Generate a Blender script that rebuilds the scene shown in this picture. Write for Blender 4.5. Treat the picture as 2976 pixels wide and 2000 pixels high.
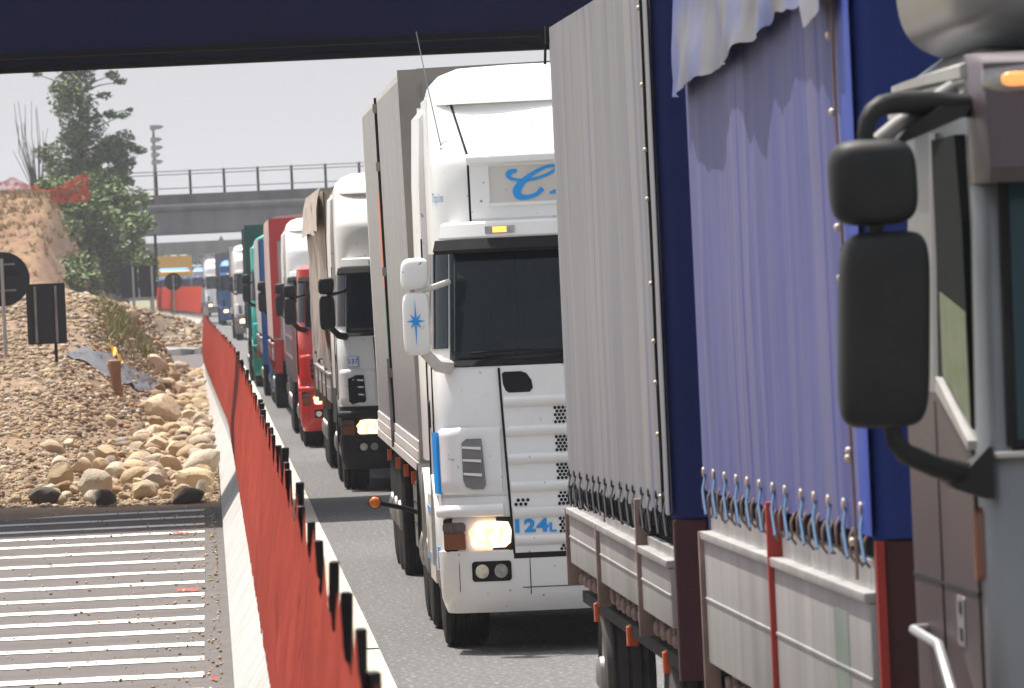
import bpy, bmesh, math, random
import numpy as np
from mathutils import Vector, Matrix, noise as mnoise
R = math.radians
random.seed(7); rng = np.random.default_rng(7)
for o in list(bpy.data.objects): bpy.data.objects.remove(o)
SC = bpy.context.scene; COL = SC.collection

# ---------------------------------------------------------------- camera, sky, sun, exposure
cd = bpy.data.cameras.new('camera'); cam = bpy.data.objects.new('camera', cd); COL.objects.link(cam)
cd.sensor_width = 36; cd.lens = 289.3; cd.clip_start = 1; cd.clip_end = 6000
cam.location = (0, 0, 2.45)
yaw, pit, rol = R(2.111), R(0.5455), R(2.6)
cam.matrix_world = (Matrix.Translation((0, 0, 2.45)) @ Matrix.Rotation(-yaw, 4, 'Z') @ Matrix.Rotation(R(90) - pit, 4, 'X') @ Matrix.Rotation(-rol, 4, 'Z'))
cd.dof.use_dof = True; cd.dof.focus_distance = 58; cd.dof.aperture_fstop = 17
SC.camera = cam

SUNV = Vector((-0.25, 0.36, 1.0)).normalized()
W = bpy.data.worlds.new('World'); SC.world = W; W.use_nodes = True
nt = W.node_tree; nt.nodes.clear()
out = nt.nodes.new('ShaderNodeOutputWorld'); bg = nt.nodes.new('ShaderNodeBackground'); sk = nt.nodes.new('ShaderNodeTexSky')
hs = nt.nodes.new('ShaderNodeHueSaturation'); hs.inputs['Saturation'].default_value = 0.35
sk.sky_type = 'NISHITA'; sk.sun_disc = False
sk.sun_elevation = math.asin(SUNV.z); sk.sun_rotation = math.atan2(SUNV.x, SUNV.y)
sk.dust_density = 4.0; sk.air_density = 1.0; sk.ozone_density = 1.5
# summer haze: the sky whitens towards the horizon
tcw = nt.nodes.new('ShaderNodeTexCoord'); sx = nt.nodes.new('ShaderNodeSeparateXYZ'); mrw = nt.nodes.new('ShaderNodeMapRange'); mxw = nt.nodes.new('ShaderNodeMix'); mxw.data_type = 'RGBA'
nt.links.new(tcw.outputs['Generated'], sx.inputs[0]); nt.links.new(sx.outputs['Z'], mrw.inputs[0]); mrw.interpolation_type = 'SMOOTHSTEP'
mrw.inputs[1].default_value = 0.0; mrw.inputs[2].default_value = 0.28; mrw.inputs[3].default_value = 0.95; mrw.inputs[4].default_value = 0.05
mxw.inputs[7].default_value = (3.40, 3.40, 3.55, 1)
nt.links.new(sk.outputs[0], hs.inputs['Color']); nt.links.new(hs.outputs[0], mxw.inputs[6]); nt.links.new(mrw.outputs[0], mxw.inputs[0]); nt.links.new(mxw.outputs[2], bg.inputs['Color'])
nt.links.new(bg.outputs[0], out.inputs['Surface'])
bg.inputs['Strength'].default_value = 0.115
sl = bpy.data.lights.new('sun', 'SUN'); sun = bpy.data.objects.new('sun', sl); COL.objects.link(sun)
sl.energy = 3.7; sl.angle = R(0.53); sl.color = (1.0, 0.95, 0.87)
sun.rotation_euler = SUNV.to_track_quat('Z', 'Y').to_euler()
vs = SC.view_settings; vs.view_transform = 'Standard'; vs.look = 'None'; vs.gamma = 1; vs.exposure = 0.82
try: vs.use_curve_mapping = False
except Exception: pass

# ---------------------------------------------------------------- materials
def mat(name, col, rough=0.6, metal=0.0, col2=None, scale=4.0, stretch=(1, 1, 1), thr=(0.35, 0.75), detail=4.0, bump=0.0, bscale=None,
        emit=None, es=0.0, speck=None, spscale=60, sppos=0.62, obj_rand=None, isl_rand=None, alpha=None, coat=0.0, spec=0.5, transm=0, wave=None):
    m = bpy.data.materials.new(name); m.use_nodes = True
    t = m.node_tree; n = t.nodes; b = n['Principled BSDF']; L = t.links.new
    b.inputs['Base Color'].default_value = (*col, 1); b.inputs['Roughness'].default_value = rough; b.inputs['Metallic'].default_value = metal
    b.inputs['Coat Weight'].default_value = coat; b.inputs['Specular IOR Level'].default_value = spec
    if transm: b.inputs['Transmission Weight'].default_value = transm
    tc = n.new('ShaderNodeTexCoord'); mp = n.new('ShaderNodeMapping'); L(tc.outputs['Object'], mp.inputs[0]); mp.inputs['Scale'].default_value = stretch
    cur = None
    def mixc(fac, a, bcol):
        x = n.new('ShaderNodeMix'); x.data_type = 'RGBA'
        L(fac, x.inputs[0])
        if a is None: x.inputs[6].default_value = (*col, 1)
        else: L(a, x.inputs[6])
        if isinstance(bcol, tuple): x.inputs[7].default_value = (*bcol, 1)
        else: L(bcol, x.inputs[7])
        return x.outputs[2]
    def ramp(sock, a, c):
        r = n.new('ShaderNodeMapRange'); L(sock, r.inputs[0]); r.inputs[1].default_value = a; r.inputs[2].default_value = c; return r.outputs[0]
    if isl_rand or obj_rand:
        src = n.new('ShaderNodeNewGeometry').outputs['Random Per Island'] if isl_rand else n.new('ShaderNodeObjectInfo').outputs['Random']
        cr = n.new('ShaderNodeValToRGB'); cols = isl_rand or obj_rand
        cr.color_ramp.interpolation = 'LINEAR'
        while len(cr.color_ramp.elements) < len(cols): cr.color_ramp.elements.new(0.5)
        for i, c in enumerate(cols):
            cr.color_ramp.elements[i].position = i / (len(cols) - 1); cr.color_ramp.elements[i].color = (*c, 1)
        L(src, cr.inputs[0]); cur = cr.outputs[0]
    if col2 is not None:
        no = n.new('ShaderNodeTexNoise'); L(mp.outputs[0], no.inputs['Vector']); no.inputs['Scale'].default_value = scale; no.inputs['Detail'].default_value = detail
        cur = mixc(ramp(no.outputs[0], *thr), cur, col2)
    if speck is not None:
        n2 = n.new('ShaderNodeTexNoise'); L(tc.outputs['Object'], n2.inputs['Vector']); n2.inputs['Scale'].default_value = spscale; n2.inputs['Detail'].default_value = 2
        cur = mixc(ramp(n2.outputs[0], sppos, sppos + 0.06), cur, speck)
    if cur is not None: L(cur, b.inputs['Base Color'])
    if bump:
        n3 = n.new('ShaderNodeTexNoise'); L(mp.outputs[0], n3.inputs['Vector']); n3.inputs['Scale'].default_value = bscale or scale; n3.inputs['Detail'].default_value = 5
        bp = n.new('ShaderNodeBump'); bp.inputs['Strength'].default_value = bump; bp.inputs['Distance'].default_value = 0.03
        L(n3.outputs[0], bp.inputs['Height']); L(bp.outputs[0], b.inputs['Normal'])
    if emit:
        b.inputs['Emission Color'].default_value = (*emit, 1); b.inputs['Emission Strength'].default_value = es
    return m
M = {}
M['asphalt'] = mat('asphalt', (0.115, 0.112, 0.112), 0.9, col2=(0.088, 0.086, 0.088), scale=0.6, stretch=(1, .25, 1), speck=(0.25, 0.245, 0.24), spscale=24, sppos=0.57, bump=0.5, bscale=40)
M['old_asphalt'] = mat('old_asphalt', (0.115, 0.101, 0.096), 0.92, col2=(0.082, 0.074, 0.072), scale=1.3, speck=(0.26, 0.23, 0.20), spscale=34, sppos=0.66, bump=0.3, bscale=40)
M['road_paint'] = mat('road_paint', (0.82, 0.80, 0.75), 0.8, col2=(0.42, 0.39, 0.36), scale=5, stretch=(1, 2, 1), thr=(0.56, 0.78), speck=(0.25, 0.23, 0.21), spscale=30, sppos=0.68)
M['edge_paint'] = mat('edge_paint', (0.62, 0.57, 0.46), 0.8, col2=(0.5, 0.45, 0.36), scale=2, speck=(0.05, 0.045, 0.04), spscale=9, sppos=0.69)
M['soil'] = mat('soil', (0.235, 0.15, 0.085), 0.95, col2=(0.135, 0.088, 0.052), scale=1.5, speck=(0.42, 0.34, 0.24), spscale=8, bump=1, bscale=5)
M['dry_earth'] = mat('dry_earth', (0.21, 0.105, 0.055), 0.95, col2=(0.29, 0.185, 0.085), scale=0.55, detail=7, speck=(0.12, 0.075, 0.04), spscale=3.4, sppos=0.54, bump=1, bscale=3)
M['field'] = mat('field', (0.22, 0.20, 0.10), 0.95, col2=(0.12, 0.14, 0.06), scale=0.05)
M['pebble'] = mat('pebble', (0.3, 0.25, 0.18), 0.85, isl_rand=[(0.11, 0.07, 0.042), (0.30, 0.19, 0.10), (0.45, 0.33, 0.19), (0.16, 0.105, 0.065), (0.52, 0.44, 0.32), (0.24, 0.20, 0.17), (0.36, 0.22, 0.11), (.13, .09, .06)])
M['rock'] = mat('rock', (0.5, 0.4, 0.3), 0.85, obj_rand=[(0.30, 0.20, 0.11), (0.60, 0.48, 0.30), (0.50, 0.37, 0.22), (0.66, 0.57, 0.42), (0.40, 0.34, 0.28), (0.56, 0.43, 0.26), (.36, .26, .16)], col2=(0.44, 0.30, 0.16), scale=6, thr=(0.5, 0.8), speck=(0.28, 0.2, 0.12), spscale=26, sppos=0.65, bump=0.5, bscale=12)
M['dark_rock'] = mat('dark_rock', (0.075, 0.062, 0.05), 0.9, bump=0.5, bscale=10)
M['concrete'] = mat('concrete', (0.46, 0.44, 0.42), 0.85, col2=(0.33, 0.31, 0.29), scale=3, speck=(0.3, 0.28, 0.26), spscale=14, sppos=0.7, bump=0.2, bscale=20)
M['old_concrete'] = mat('old_concrete', (0.30, 0.29, 0.29), 0.9, col2=(0.17, 0.165, 0.17), scale=0.9, stretch=(1, 1, 0.35), bump=0.2, bscale=6)
M['dark_concrete'] = mat('dark_concrete', (0.19, 0.18, 0.18), 0.9, col2=(0.10, 0.10, 0.10), scale=0.9, stretch=(1, 1, 0.25))
M['navy_steel'] = mat('navy_steel', (0.002, 0.0045, 0.055), 0.8, spec=0.08, col2=(0.002, 0.003, 0.042), scale=0.6, stretch=(1, 1, 3))
M['black_steel'] = mat('black_steel', (0.003, 0.003, 0.0035), 0.95, spec=0.03)
M['net'] = mat('red_net', (0.32, 0.042, 0.024), 0.7, col2=(0.20, 0.018, 0.016), scale=3.0, stretch=(1, 3, 0.22), thr=(0.5, 0.85), spec=0.06, speck=(.16, .014, .012), spscale=9, sppos=.66, bump=.6, bscale=7)
M['far_net'] = mat('orange_net', (0.50, 0.055, 0.025), 0.8, spec=0.05, col2=(0.40, 0.05, 0.025), scale=2)
def mesh_net():
    m = mat('plastic_mesh', (0.62, 0.07, 0.03), 0.8, spec=0.1); t = m.node_tree; n = t.nodes; L = t.links.new
    tr = n.new('ShaderNodeBsdfTransparent'); mx = n.new('ShaderNodeMixShader'); no = n.new('ShaderNodeTexNoise'); no.inputs['Scale'].default_value = 3.5; no.inputs['Detail'].default_value = 6
    tc = n.new('ShaderNodeTexCoord'); mr = n.new('ShaderNodeMapRange'); mr.inputs[1].default_value = .40; mr.inputs[2].default_value = .62; mr.inputs[3].default_value = .15; mr.inputs[4].default_value = .7
    L(tc.outputs['Object'], no.inputs['Vector']); L(no.outputs[0], mr.inputs[0]); L(mr.outputs[0], mx.inputs[0]); L(n['Principled BSDF'].outputs[0], mx.inputs[1]); L(tr.outputs[0], mx.inputs[2]); L(mx.outputs[0], n['Material Output'].inputs['Surface']); return m
M['plastic_mesh'] = mesh_net()
M['black_plastic'] = mat('black_plastic', (0.012, 0.0125, 0.014), 0.6, spec=0.3, col2=(0.026, 0.026, 0.026), scale=6, thr=(0.5, 0.9))
M['mirror_plastic'] = mat('mirror_plastic', (0.012, 0.013, 0.0135), 0.55, spec=0.3, col2=(0.02, 0.02, 0.02), scale=9)
M['rubber'] = mat('tyre_rubber', (0.014, 0.0135, 0.0135), 0.85, spec=0.25, col2=(0.035, 0.031, 0.028), scale=7, thr=(0.45, 0.85), bump=0.3, bscale=30)
M['rim'] = mat('rim_metal', (0.42, 0.41, 0.40), 0.5, 0.5, col2=(0.2, 0.18, 0.16), scale=8)
M['glass'] = mat('dark_glass', (0.012, 0.018, 0.022), 0.06, spec=0.4)
def tinted():
    m = mat('tinted_glass', (0.012, 0.02, 0.026), 0.05, spec=0.5); t = m.node_tree; n = t.nodes; L = t.links.new
    tr = n.new('ShaderNodeBsdfTransparent'); tr.inputs[0].default_value = (.72, .82, .84, 1); mx = n.new('ShaderNodeMixShader'); mx.inputs[0].default_value = .42
    L(n['Principled BSDF'].outputs[0], mx.inputs[1]); L(tr.outputs[0], mx.inputs[2]); L(mx.outputs[0], n['Material Output'].inputs['Surface']); return m
M['tinted_glass'] = tinted()
M['teal_glass'] = mat('teal_glass', (0.015, 0.05, 0.065), 0.15, spec=0.3)
M['white'] = mat('white_paint', (0.88, 0.875, 0.86), 0.3, col2=(0.62, 0.57, 0.51), scale=1.6, stretch=(1, 1, 0.5), thr=(0.5, 0.95), speck=(0.30, 0.27, 0.24), spscale=19, sppos=0.705, coat=0.3)
M['dirty_white'] = mat('dirty_white', (0.66, 0.63, 0.59), 0.45, col2=(0.45, 0.40, 0.35), scale=2, stretch=(1, 1, 0.4), thr=(0.4, 0.9), speck=(0.28, 0.25, 0.22), spscale=16, sppos=0.71)
M['panel_side'] = mat('panel_side', (0.56, 0.545, 0.54), 0.42, col2=(0.44, 0.41, 0.405), scale=1.2, stretch=(1, 5, 0.08), thr=(0.35, 0.8))
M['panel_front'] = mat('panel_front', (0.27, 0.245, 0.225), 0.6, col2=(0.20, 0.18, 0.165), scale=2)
M['alu'] = mat('aluminium', (0.52, 0.51, 0.50), 0.42, 0.6, col2=(0.40, 0.38, 0.37), scale=3, stretch=(1, 1, 0.2))
M['steel_grey'] = mat('steel_grey', (0.25, 0.245, 0.24), 0.5, 0.3, col2=(0.15, 0.14, 0.13), scale=4)
M['chassis'] = mat('chassis', (0.012, 0.012, 0.013), 0.75, spec=0.25, col2=(0.035, 0.03, 0.027), scale=3, thr=(0.5, 0.85))
M['blue_mark'] = mat('blue_mark', (0.012, 0.33, 0.86), 0.4)
M['pale_blue'] = mat('pale_blue', (0.16, 0.33, 0.62), 0.45)
M['amber'] = mat('amber_lens', (0.75, 0.20, 0.03), 0.25)
M['amber_lit'] = mat('amber_lit', (0.9, 0.35, 0.05), 0.3, emit=(1.0, 0.38, 0.06), es=1.6)
M['orange_lens'] = mat('orange_lens', (0.62, 0.10, 0.02), 0.3)
M['brown_lens'] = mat('brown_lens', (0.22, 0.085, 0.045), 0.3)
M['clear_lens'] = mat('clear_lens', (0.42, 0.41, 0.40), 0.12, 0.7, col2=(0.25, 0.25, 0.25), scale=30)
def lamp_mat():
    m = mat('headlight_lit', (0.9, 0.85, 0.7), 0.2); t = m.node_tree; n = t.nodes; L = t.links.new; b = n['Principled BSDF']
    tc = n.new('ShaderNodeTexCoord'); vo = n.new('ShaderNodeTexVoronoi'); L(tc.outputs['Object'], vo.inputs['Vector']); vo.inputs['Scale'].default_value = 22
    cr = n.new('ShaderNodeValToRGB'); cr.color_ramp.elements[0].color = (1, 0.93, 0.72, 1); cr.color_ramp.elements[1].color = (0.85, 0.42, 0.12, 1); cr.color_ramp.elements[1].position = 0.75
    L(vo.outputs['Distance'], cr.inputs[0]); L(cr.outputs[0], b.inputs['Emission Color']); b.inputs['Emission Strength'].default_value = 1.7
    return m
M['headlight'] = lamp_mat()
def tarp_mat(name, c1, c2, c3, str2=0.5):
    m = mat(name, c1, 0.62, col2=c2, scale=1.0, stretch=(1, 3.0, 0.14), thr=(0.42, 0.68), detail=7, speck=tuple(x * .55 for x in c2), spscale=7, sppos=.73, bump=0.25, bscale=1.4, spec=0.3)
    t = m.node_tree; n = t.nodes; L = t.links.new; b = n['Principled BSDF']
    prev = b.inputs['Base Color'].links[0].from_socket
    tc = n.new('ShaderNodeTexCoord'); mp = n.new('ShaderNodeMapping'); mp.inputs['Scale'].default_value = (1, 8.0, 0.06); mp.inputs['Location'].default_value = (3, 5, 2)
    L(tc.outputs['Object'], mp.inputs[0]); no = n.new('ShaderNodeTexNoise'); no.inputs['Scale'].default_value = 1.0; no.inputs['Detail'].default_value = 3; L(mp.outputs[0], no.inputs['Vector'])
    mr = n.new('ShaderNodeMapRange'); mr.inputs[1].default_value = 0.56; mr.inputs[2].default_value = 0.68; mr.inputs[4].default_value = str2; L(no.outputs[0], mr.inputs[0])
    mx = n.new('ShaderNodeMix'); mx.data_type = 'RGBA'; L(mr.outputs[0], mx.inputs[0]); L(prev, mx.inputs[6]); mx.inputs[7].default_value = (*c3, 1); L(mx.outputs[2], b.inputs['Base Color'])
    return m
M['grey_tarp'] = tarp_mat('grey_tarp', (0.262, 0.25, 0.25), (0.19, 0.188, 0.21), (0.115, 0.122, 0.215), 0.8)
M['blue_tarp'] = tarp_mat('blue_tarp', (0.125, 0.125, 0.25), (0.07, 0.077, 0.25), (0.02, 0.028, 0.23), 0.75)
M['navy_tarp'] = mat('navy_tarp', (0.008, 0.017, 0.10), 0.65, spec=0.25, col2=(0.007, 0.014, 0.085), scale=2, bump=0.2, bscale=3)
M['royal_tarp'] = mat('royal_tarp', (0.010, 0.032, 0.20), 0.6, spec=0.3, col2=(0.008, 0.024, 0.15), scale=2, bump=0.2, bscale=3)
M['sunlit_blue_tarp'] = mat('sunlit_blue_tarp', (0.022, 0.055, 0.36), 0.5, spec=0.3, col2=(0.03, 0.07, 0.38), scale=3)  # sunlit copy of the blue front tarp, light put into the colour
M['flap_tarp'] = mat('flap_tarp', (0.17, 0.165, 0.185), 0.6, spec=0.3, col2=(0.08, 0.11, 0.32), scale=1.3, stretch=(1, .8, 0.9), thr=(0.45, 0.6), bump=0.4, bscale=3)
M['beige_tarp'] = tarp_mat('beige_tarp', (0.44, 0.38, 0.33), (0.36, 0.30, 0.26), (0.30, 0.25, 0.22), 0.5)
M['board'] = mat('dropside_board', (0.45, 0.44, 0.43), 0.4, 0.25, col2=(0.32, 0.31, 0.305), scale=1.4, stretch=(1, 3, 0.35), thr=(0.38, 0.75), speck=(0.32, 0.3, 0.29), spscale=9, sppos=0.7)
M['maroon'] = mat('maroon_steel', (0.075, 0.018, 0.018), 0.7, col2=(0.05, 0.016, 0.016), scale=4)
M['red_steel'] = mat('red_steel', (0.44, 0.035, 0.022), 0.5, col2=(0.3, 0.03, 0.025), scale=4)
M['rust_steel'] = mat('rust_steel', (0.34, 0.23, 0.19), 0.7, col2=(0.16, 0.11, 0.10), scale=5)
M['rope'] = mat('blue_rope', (0.07, 0.15, 0.28), 0.8)
M['dark_rope'] = mat('dark_rope', (0.02, 0.022, 0.03), 0.8)
M['dusty_lit_rubber'] = mat('dusty_lit_rubber', (0.10, 0.092, 0.085), 0.9, col2=(0.055, 0.05, 0.047), scale=5)  # dusty tread; its sunlit grey is put into the colour as well
M['dark_interior'] = mat('dark_interior', (0.008, 0.009, 0.009), 0.9, spec=0.1)
M['green_reflection'] = mat('green_reflection_glass', (0.10, 0.14, 0.06), 0.45, col2=(0.20, 0.20, 0.14), scale=9, spec=0.2)  # green reflection in the window glass, put into the base colour
M['door_reflection'] = mat('mauve_reflection', (0.082, 0.058, 0.060), 0.45, 0.3, spec=0.3, col2=(0.10, 0.078, 0.078), scale=1.5)  # red netting's mauve reflection put into the silver door's colour
M['brass'] = mat('brass_eyelet', (0.62, 0.50, 0.38), 0.4, 0.4)
M['silver'] = mat('silver_paint', (0.235, 0.245, 0.25), 0.33, 0.4, col2=(0.18, 0.188, 0.193), scale=2)
M['plum'] = mat('plum_paint', (0.085, 0.065, 0.072), 0.35)
M['red_paint'] = mat('red_paint', (0.60, 0.028, 0.02), 0.3, coat=0.3)
M['dark_red'] = mat('dark_red', (0.42, 0.03, 0.03), 0.45)
M['pink_tarp'] = mat('pink_tarp', (0.56, 0.42, 0.39), 0.6, col2=(0.47, 0.33, 0.31), scale=1, stretch=(1, 3, .2))
M['blue_paint'] = mat('blue_paint', (0.025, 0.13, 0.36), 0.35, coat=0.2)
M['pale_grey'] = mat('pale_grey', (0.44, 0.44, 0.44), 0.6, col2=(0.36, 0.35, 0.35), scale=1, stretch=(1, 3, .2))
M['teal_paint'] = mat('teal_paint', (0.02, 0.42, 0.36), 0.4)
M['green_paint'] = mat('green_paint', (0.006, 0.22, 0.16), 0.4)
M['dark_green'] = mat('dark_green', (0.012, 0.085, 0.07), 0.5)
M['yellow_paint'] = mat('yellow_paint', (0.70, 0.38, 0.03), 0.45)
M['sky_blue'] = mat('sky_blue_paint', (0.08, 0.28, 0.75), 0.45)
M['leaf'] = mat('leaf', (0.06, 0.09, 0.03), 0.7, isl_rand=[(0.06, 0.12, 0.035), (0.12, 0.19, 0.05), (0.08, 0.14, 0.055), (0.17, 0.24, 0.07)])
M['ivy'] = mat('ivy_leaf', (0.05, 0.09, 0.03), 0.7, isl_rand=[(0.045, 0.095, 0.022), (0.13, 0.20, 0.035), (0.065, 0.12, 0.03), (0.20, 0.25, 0.06)])
M['grass'] = mat('grass_blade', (0.2, 0.2, 0.07), 0.8, isl_rand=[(0.16, 0.17, 0.06), (0.30, 0.27, 0.11), (0.12, 0.15, 0.05), (0.36, 0.30, 0.14)])
M['dry_grass'] = mat('dry_grass_blade', (0.4, 0.3, 0.13), 0.85, isl_rand=[(0.34, 0.22, 0.08), (0.42, 0.30, 0.13), (0.24, 0.16, 0.07), (0.17, 0.16, 0.06)])
M['bark'] = mat('bark', (0.10, 0.075, 0.055), 0.9, col2=(0.06, 0.05, 0.04), scale=4)
M['wood'] = mat('weathered_wood', (0.33, 0.17, 0.075), 0.85, col2=(0.20, 0.10, 0.05), scale=5, stretch=(1, 1, 0.2), bump=0.4, bscale=14)
M['sign_back'] = mat('sign_back', (0.020, 0.024, 0.030), 0.6, spec=0.25, col2=(0.015, 0.018, 0.022), scale=3)
M['galv'] = mat('galvanised', (0.36, 0.36, 0.37), 0.45, 0.6)
M['litter'] = mat('litter', (0.4, 0.3, 0.2), 0.9, isl_rand=[(0.30, 0.17, 0.08), (0.42, 0.30, 0.16), (0.6, 0.55, 0.48), (0.20, 0.13, 0.08), (0.5, 0.33, 0.16)])
M['red_scrap'] = mat('red_scrap', (0.55, 0.05, 0.03), 0.7)
M['yellow_plastic'] = mat('yellow_plastic', (0.75, 0.42, 0.02), 0.6)
M['wood_far'] = mat('far_wood_leaf', (0.05, 0.07, 0.035), 0.9)
M['gravel_grey'] = mat('gravel_grey', (0.16, 0.17, 0.19), 0.95, speck=(0.08, 0.08, 0.09), spscale=14, sppos=0.52, bump=1, bscale=9)

# ---------------------------------------------------------------- mesh helpers
class MB:
    def __init__(s): s.v = []; s.f = []
    def add(s, vs_, fs_):
        k = len(s.v); s.v += [tuple(map(float, p)) for p in vs_]; s.f += [tuple(i + k for i in f) for f in fs_]; return s
    def box(s, x0, x1, y0, y1, z0, z1):
        return s.add([(x0, y0, z0), (x1, y0, z0), (x1, y1, z0), (x0, y1, z0), (x0, y0, z1), (x1, y0, z1), (x1, y1, z1), (x0, y1, z1)],
                     [(0, 3, 2, 1), (4, 5, 6, 7), (0, 1, 5, 4), (1, 2, 6, 5), (2, 3, 7, 6), (3, 0, 4, 7)])
    def cham(s, x0, x1, y0, y1, z0, z1, b=0.02):          # box with chamfered vertical edges and top
        o = [(x0 + b, y0), (x1 - b, y0), (x1, y0 + b), (x1, y1 - b), (x1 - b, y1), (x0 + b, y1), (x0, y1 - b), (x0, y0 + b)]
        i = [(min(max(x, x0 + b), x1 - b), min(max(y, y0 + b), y1 - b)) for x, y in o]
        i = [(x0 + 1.6 * b if x < (x0 + x1) / 2 else x1 - 1.6 * b, y0 + 1.6 * b if y < (y0 + y1) / 2 else y1 - 1.6 * b) for x, y in o]
        return s.loft([[(x, y, z0) for x, y in o], [(x, y, z1 - b) for x, y in o], [(x, y, z1) for x, y in i]])
    def loft(s, rings, cap0=True, cap1=True, closed=True):
        n = len(rings[0]); vv = [p for r in rings for p in r]; ff = []
        for a in range(len(rings) - 1):
            for i in range(n if closed else n - 1):
                j = (i + 1) % n; ff.append((a * n + i, a * n + j, (a + 1) * n + j, (a + 1) * n + i))
        if closed and cap0: ff.append(tuple(range(n))[::-1])
        if closed and cap1: ff.append(tuple((len(rings) - 1) * n + i for i in range(n)))
        return s.add(vv, ff)
    def prism(s, pts, ax, a0, a1):                          # 2d outline pts extruded along axis ax
        def p(q, a): return {'x': (a, q[0], q[1]), 'y': (q[0], a, q[1]), 'z': (q[0], q[1], a)}[ax]
        return s.loft([[p(q, a0) for q in pts], [p(q, a1) for q in pts]])
    def tube(s, pts, r, n=8, r1=None):
        pts = [Vector(p) for p in pts]; rings = []
        N = len(pts)
        u = None
        for i, p in enumerate(pts):
            d = (pts[min(i + 1, N - 1)] - pts[max(i - 1, 0)]).normalized()
            if u is None: u = d.cross(Vector((0, 0, 1)) if abs(d.z) < 0.9 else Vector((1, 0, 0))).normalized()
            else: u = (u - d * u.dot(d)).normalized()
            w = d.cross(u)
            rr = r if r1 is None else r + (r1 - r) * i / (N - 1)
            rings.append([tuple(p + u * rr * math.cos(2 * math.pi * k / n) + w * rr * math.sin(2 * math.pi * k / n)) for k in range(n)])
        return s.loft(rings)
    def lathe(s, prof, c, ax='x', n=32):                    # prof: (radius, offset along axis)
        rings = []
        for r, o in prof:
            ring = []
            for k in range(n):
                a = 2 * math.pi * k / n; ca, sa = r * math.cos(a), r * math.sin(a)
                ring.append({'x': (c[0] + o, c[1] + ca, c[2] + sa), 'y': (c[0] + ca, c[1] + o, c[2] + sa), 'z': (c[0] + ca, c[1] + sa, c[2] + o)}[ax])
            rings.append(ring)
        return s.loft(rings)
    def sell(s, c, rad, e1=0.4, e2=0.4, n=24, m=14, tilt=0.0):   # superellipsoid: rounded housings
        f = lambda w, e: math.copysign(abs(w) ** e, w)
        rings = []
        for i in range(m + 1):
            ph = -math.pi / 2 + math.pi * min(max(i / m, 0.004), 0.996)
            cz, sz = f(math.cos(ph), e1), f(math.sin(ph), e1)
            rings.append([(c[0] + rad[0] * cz * f(math.cos(2 * math.pi * k / n), e2) + tilt * rad[2] * sz, c[1] + rad[1] * cz * f(math.sin(2 * math.pi * k / n), e2), c[2] + rad[2] * sz) for k in range(n)])
        return s.loft(rings)
    def patch(s, fn, u0, u1, v0, v1, nu=12, nv=4, o1=0.02, o0=0.0):   # slab on a surface fn(u,v,offset)
        us = np.linspace(u0, u1, nu + 1); vs_ = np.linspace(v0, v1, nv + 1)
        A = [fn(u, v, o1) for v in vs_ for u in us]; B = [fn(u, v, o0) for v in vs_ for u in us]
        n = nu + 1; ff = []
        for j in range(nv):
            for i in range(nu):
                a = j * n + i; ff.append((a, a + 1, a + n + 1, a + n))
        k = len(A); per = [i for i in range(n)] + [j * n + nu for j in range(1, nv + 1)] + [nv * n + i for i in range(nu - 1, -1, -1)] + [j * n for j in range(nv - 1, 0, -1)]
        for a, b in zip(per, per[1:] + per[:1]): ff.append((b, a, a + k, b + k))
        for j in range(nv):
            for i in range(nu):
                a = k + j * n + i; ff.append((a + n, a + n + 1, a + 1, a))
        return s.add(A + B, ff)
    def outline(s, fn, pts, o1=0.02, o0=0.0):
        n = len(pts); A = [fn(u, v, o1) for u, v in pts]; B = [fn(u, v, o0) for u, v in pts]
        return s.add(A + B, [tuple(range(n))] + [((i + 1) % n, i, i + n, (i + 1) % n + n) for i in range(n)] + [tuple(range(2 * n - 1, n - 1, -1))])
    def build(s, name, m, parent=None, smooth=38, bevel=0.0, fix=True):
        me = bpy.data.meshes.new(name); me.from_pydata(s.v, [], s.f)
        if fix:
            b = bmesh.new(); b.from_mesh(me); bmesh.ops.recalc_face_normals(b, faces=b.faces)
            if bevel:
                es = [e for e in b.edges if e.is_manifold and e.calc_face_angle(0) > 0.6]
                bmesh.ops.bevel(b, geom=es, offset=bevel, segments=2, affect='EDGES', profile=0.6, clamp_overlap=True)
            b.to_mesh(me); b.free()
        me.materials.append(M[m] if isinstance(m, str) else m)
        if smooth:
            me.polygons.foreach_set('use_smooth', [True] * len(me.polygons)); me.set_sharp_from_angle(angle=R(smooth))
        o = bpy.data.objects.new(name, me); COL.objects.link(o)
        if parent: o.parent = parent
        return o
def tag(o, label=None, cat=None, group=None, kind=None):
    if label: o['label'] = label
    if cat: o['category'] = cat
    if group: o['group'] = group
    if kind: o['kind'] = kind
    return o
def empty(name, loc, label, cat, rz=0.0, group=None):
    o = bpy.data.objects.new(name, None); COL.objects.link(o); o.location = loc; o.rotation_euler.z = rz; o.empty_display_size = 0.3
    return tag(o, label, cat, group)
def dup(o, loc=None, label=None, rot=None, sc=None):
    c = o.copy(); COL.objects.link(c)
    if loc is not None: c.location = loc
    if rot is not None: c.rotation_euler = rot
    if sc is not None: c.scale = sc
    if label: c['label'] = label
    for ch in list(o.children):
        d = ch.copy(); COL.objects.link(d); d.parent = c
        for g in list(ch.children):
            e = g.copy(); COL.objects.link(e); e.parent = d
    return c
def rrect(x0, x1, z0, z1, r=0.03, n=4):
    P = []
    for cx, cz, a0 in ((x1 - r, z0 + r, -90), (x1 - r, z1 - r, 0), (x0 + r, z1 - r, 90), (x0 + r, z0 + r, 180)):
        for k in range(n + 1):
            a = R(a0 + 90 * k / n); P.append((cx + r * math.cos(a), cz + r * math.sin(a)))
    return P
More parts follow.
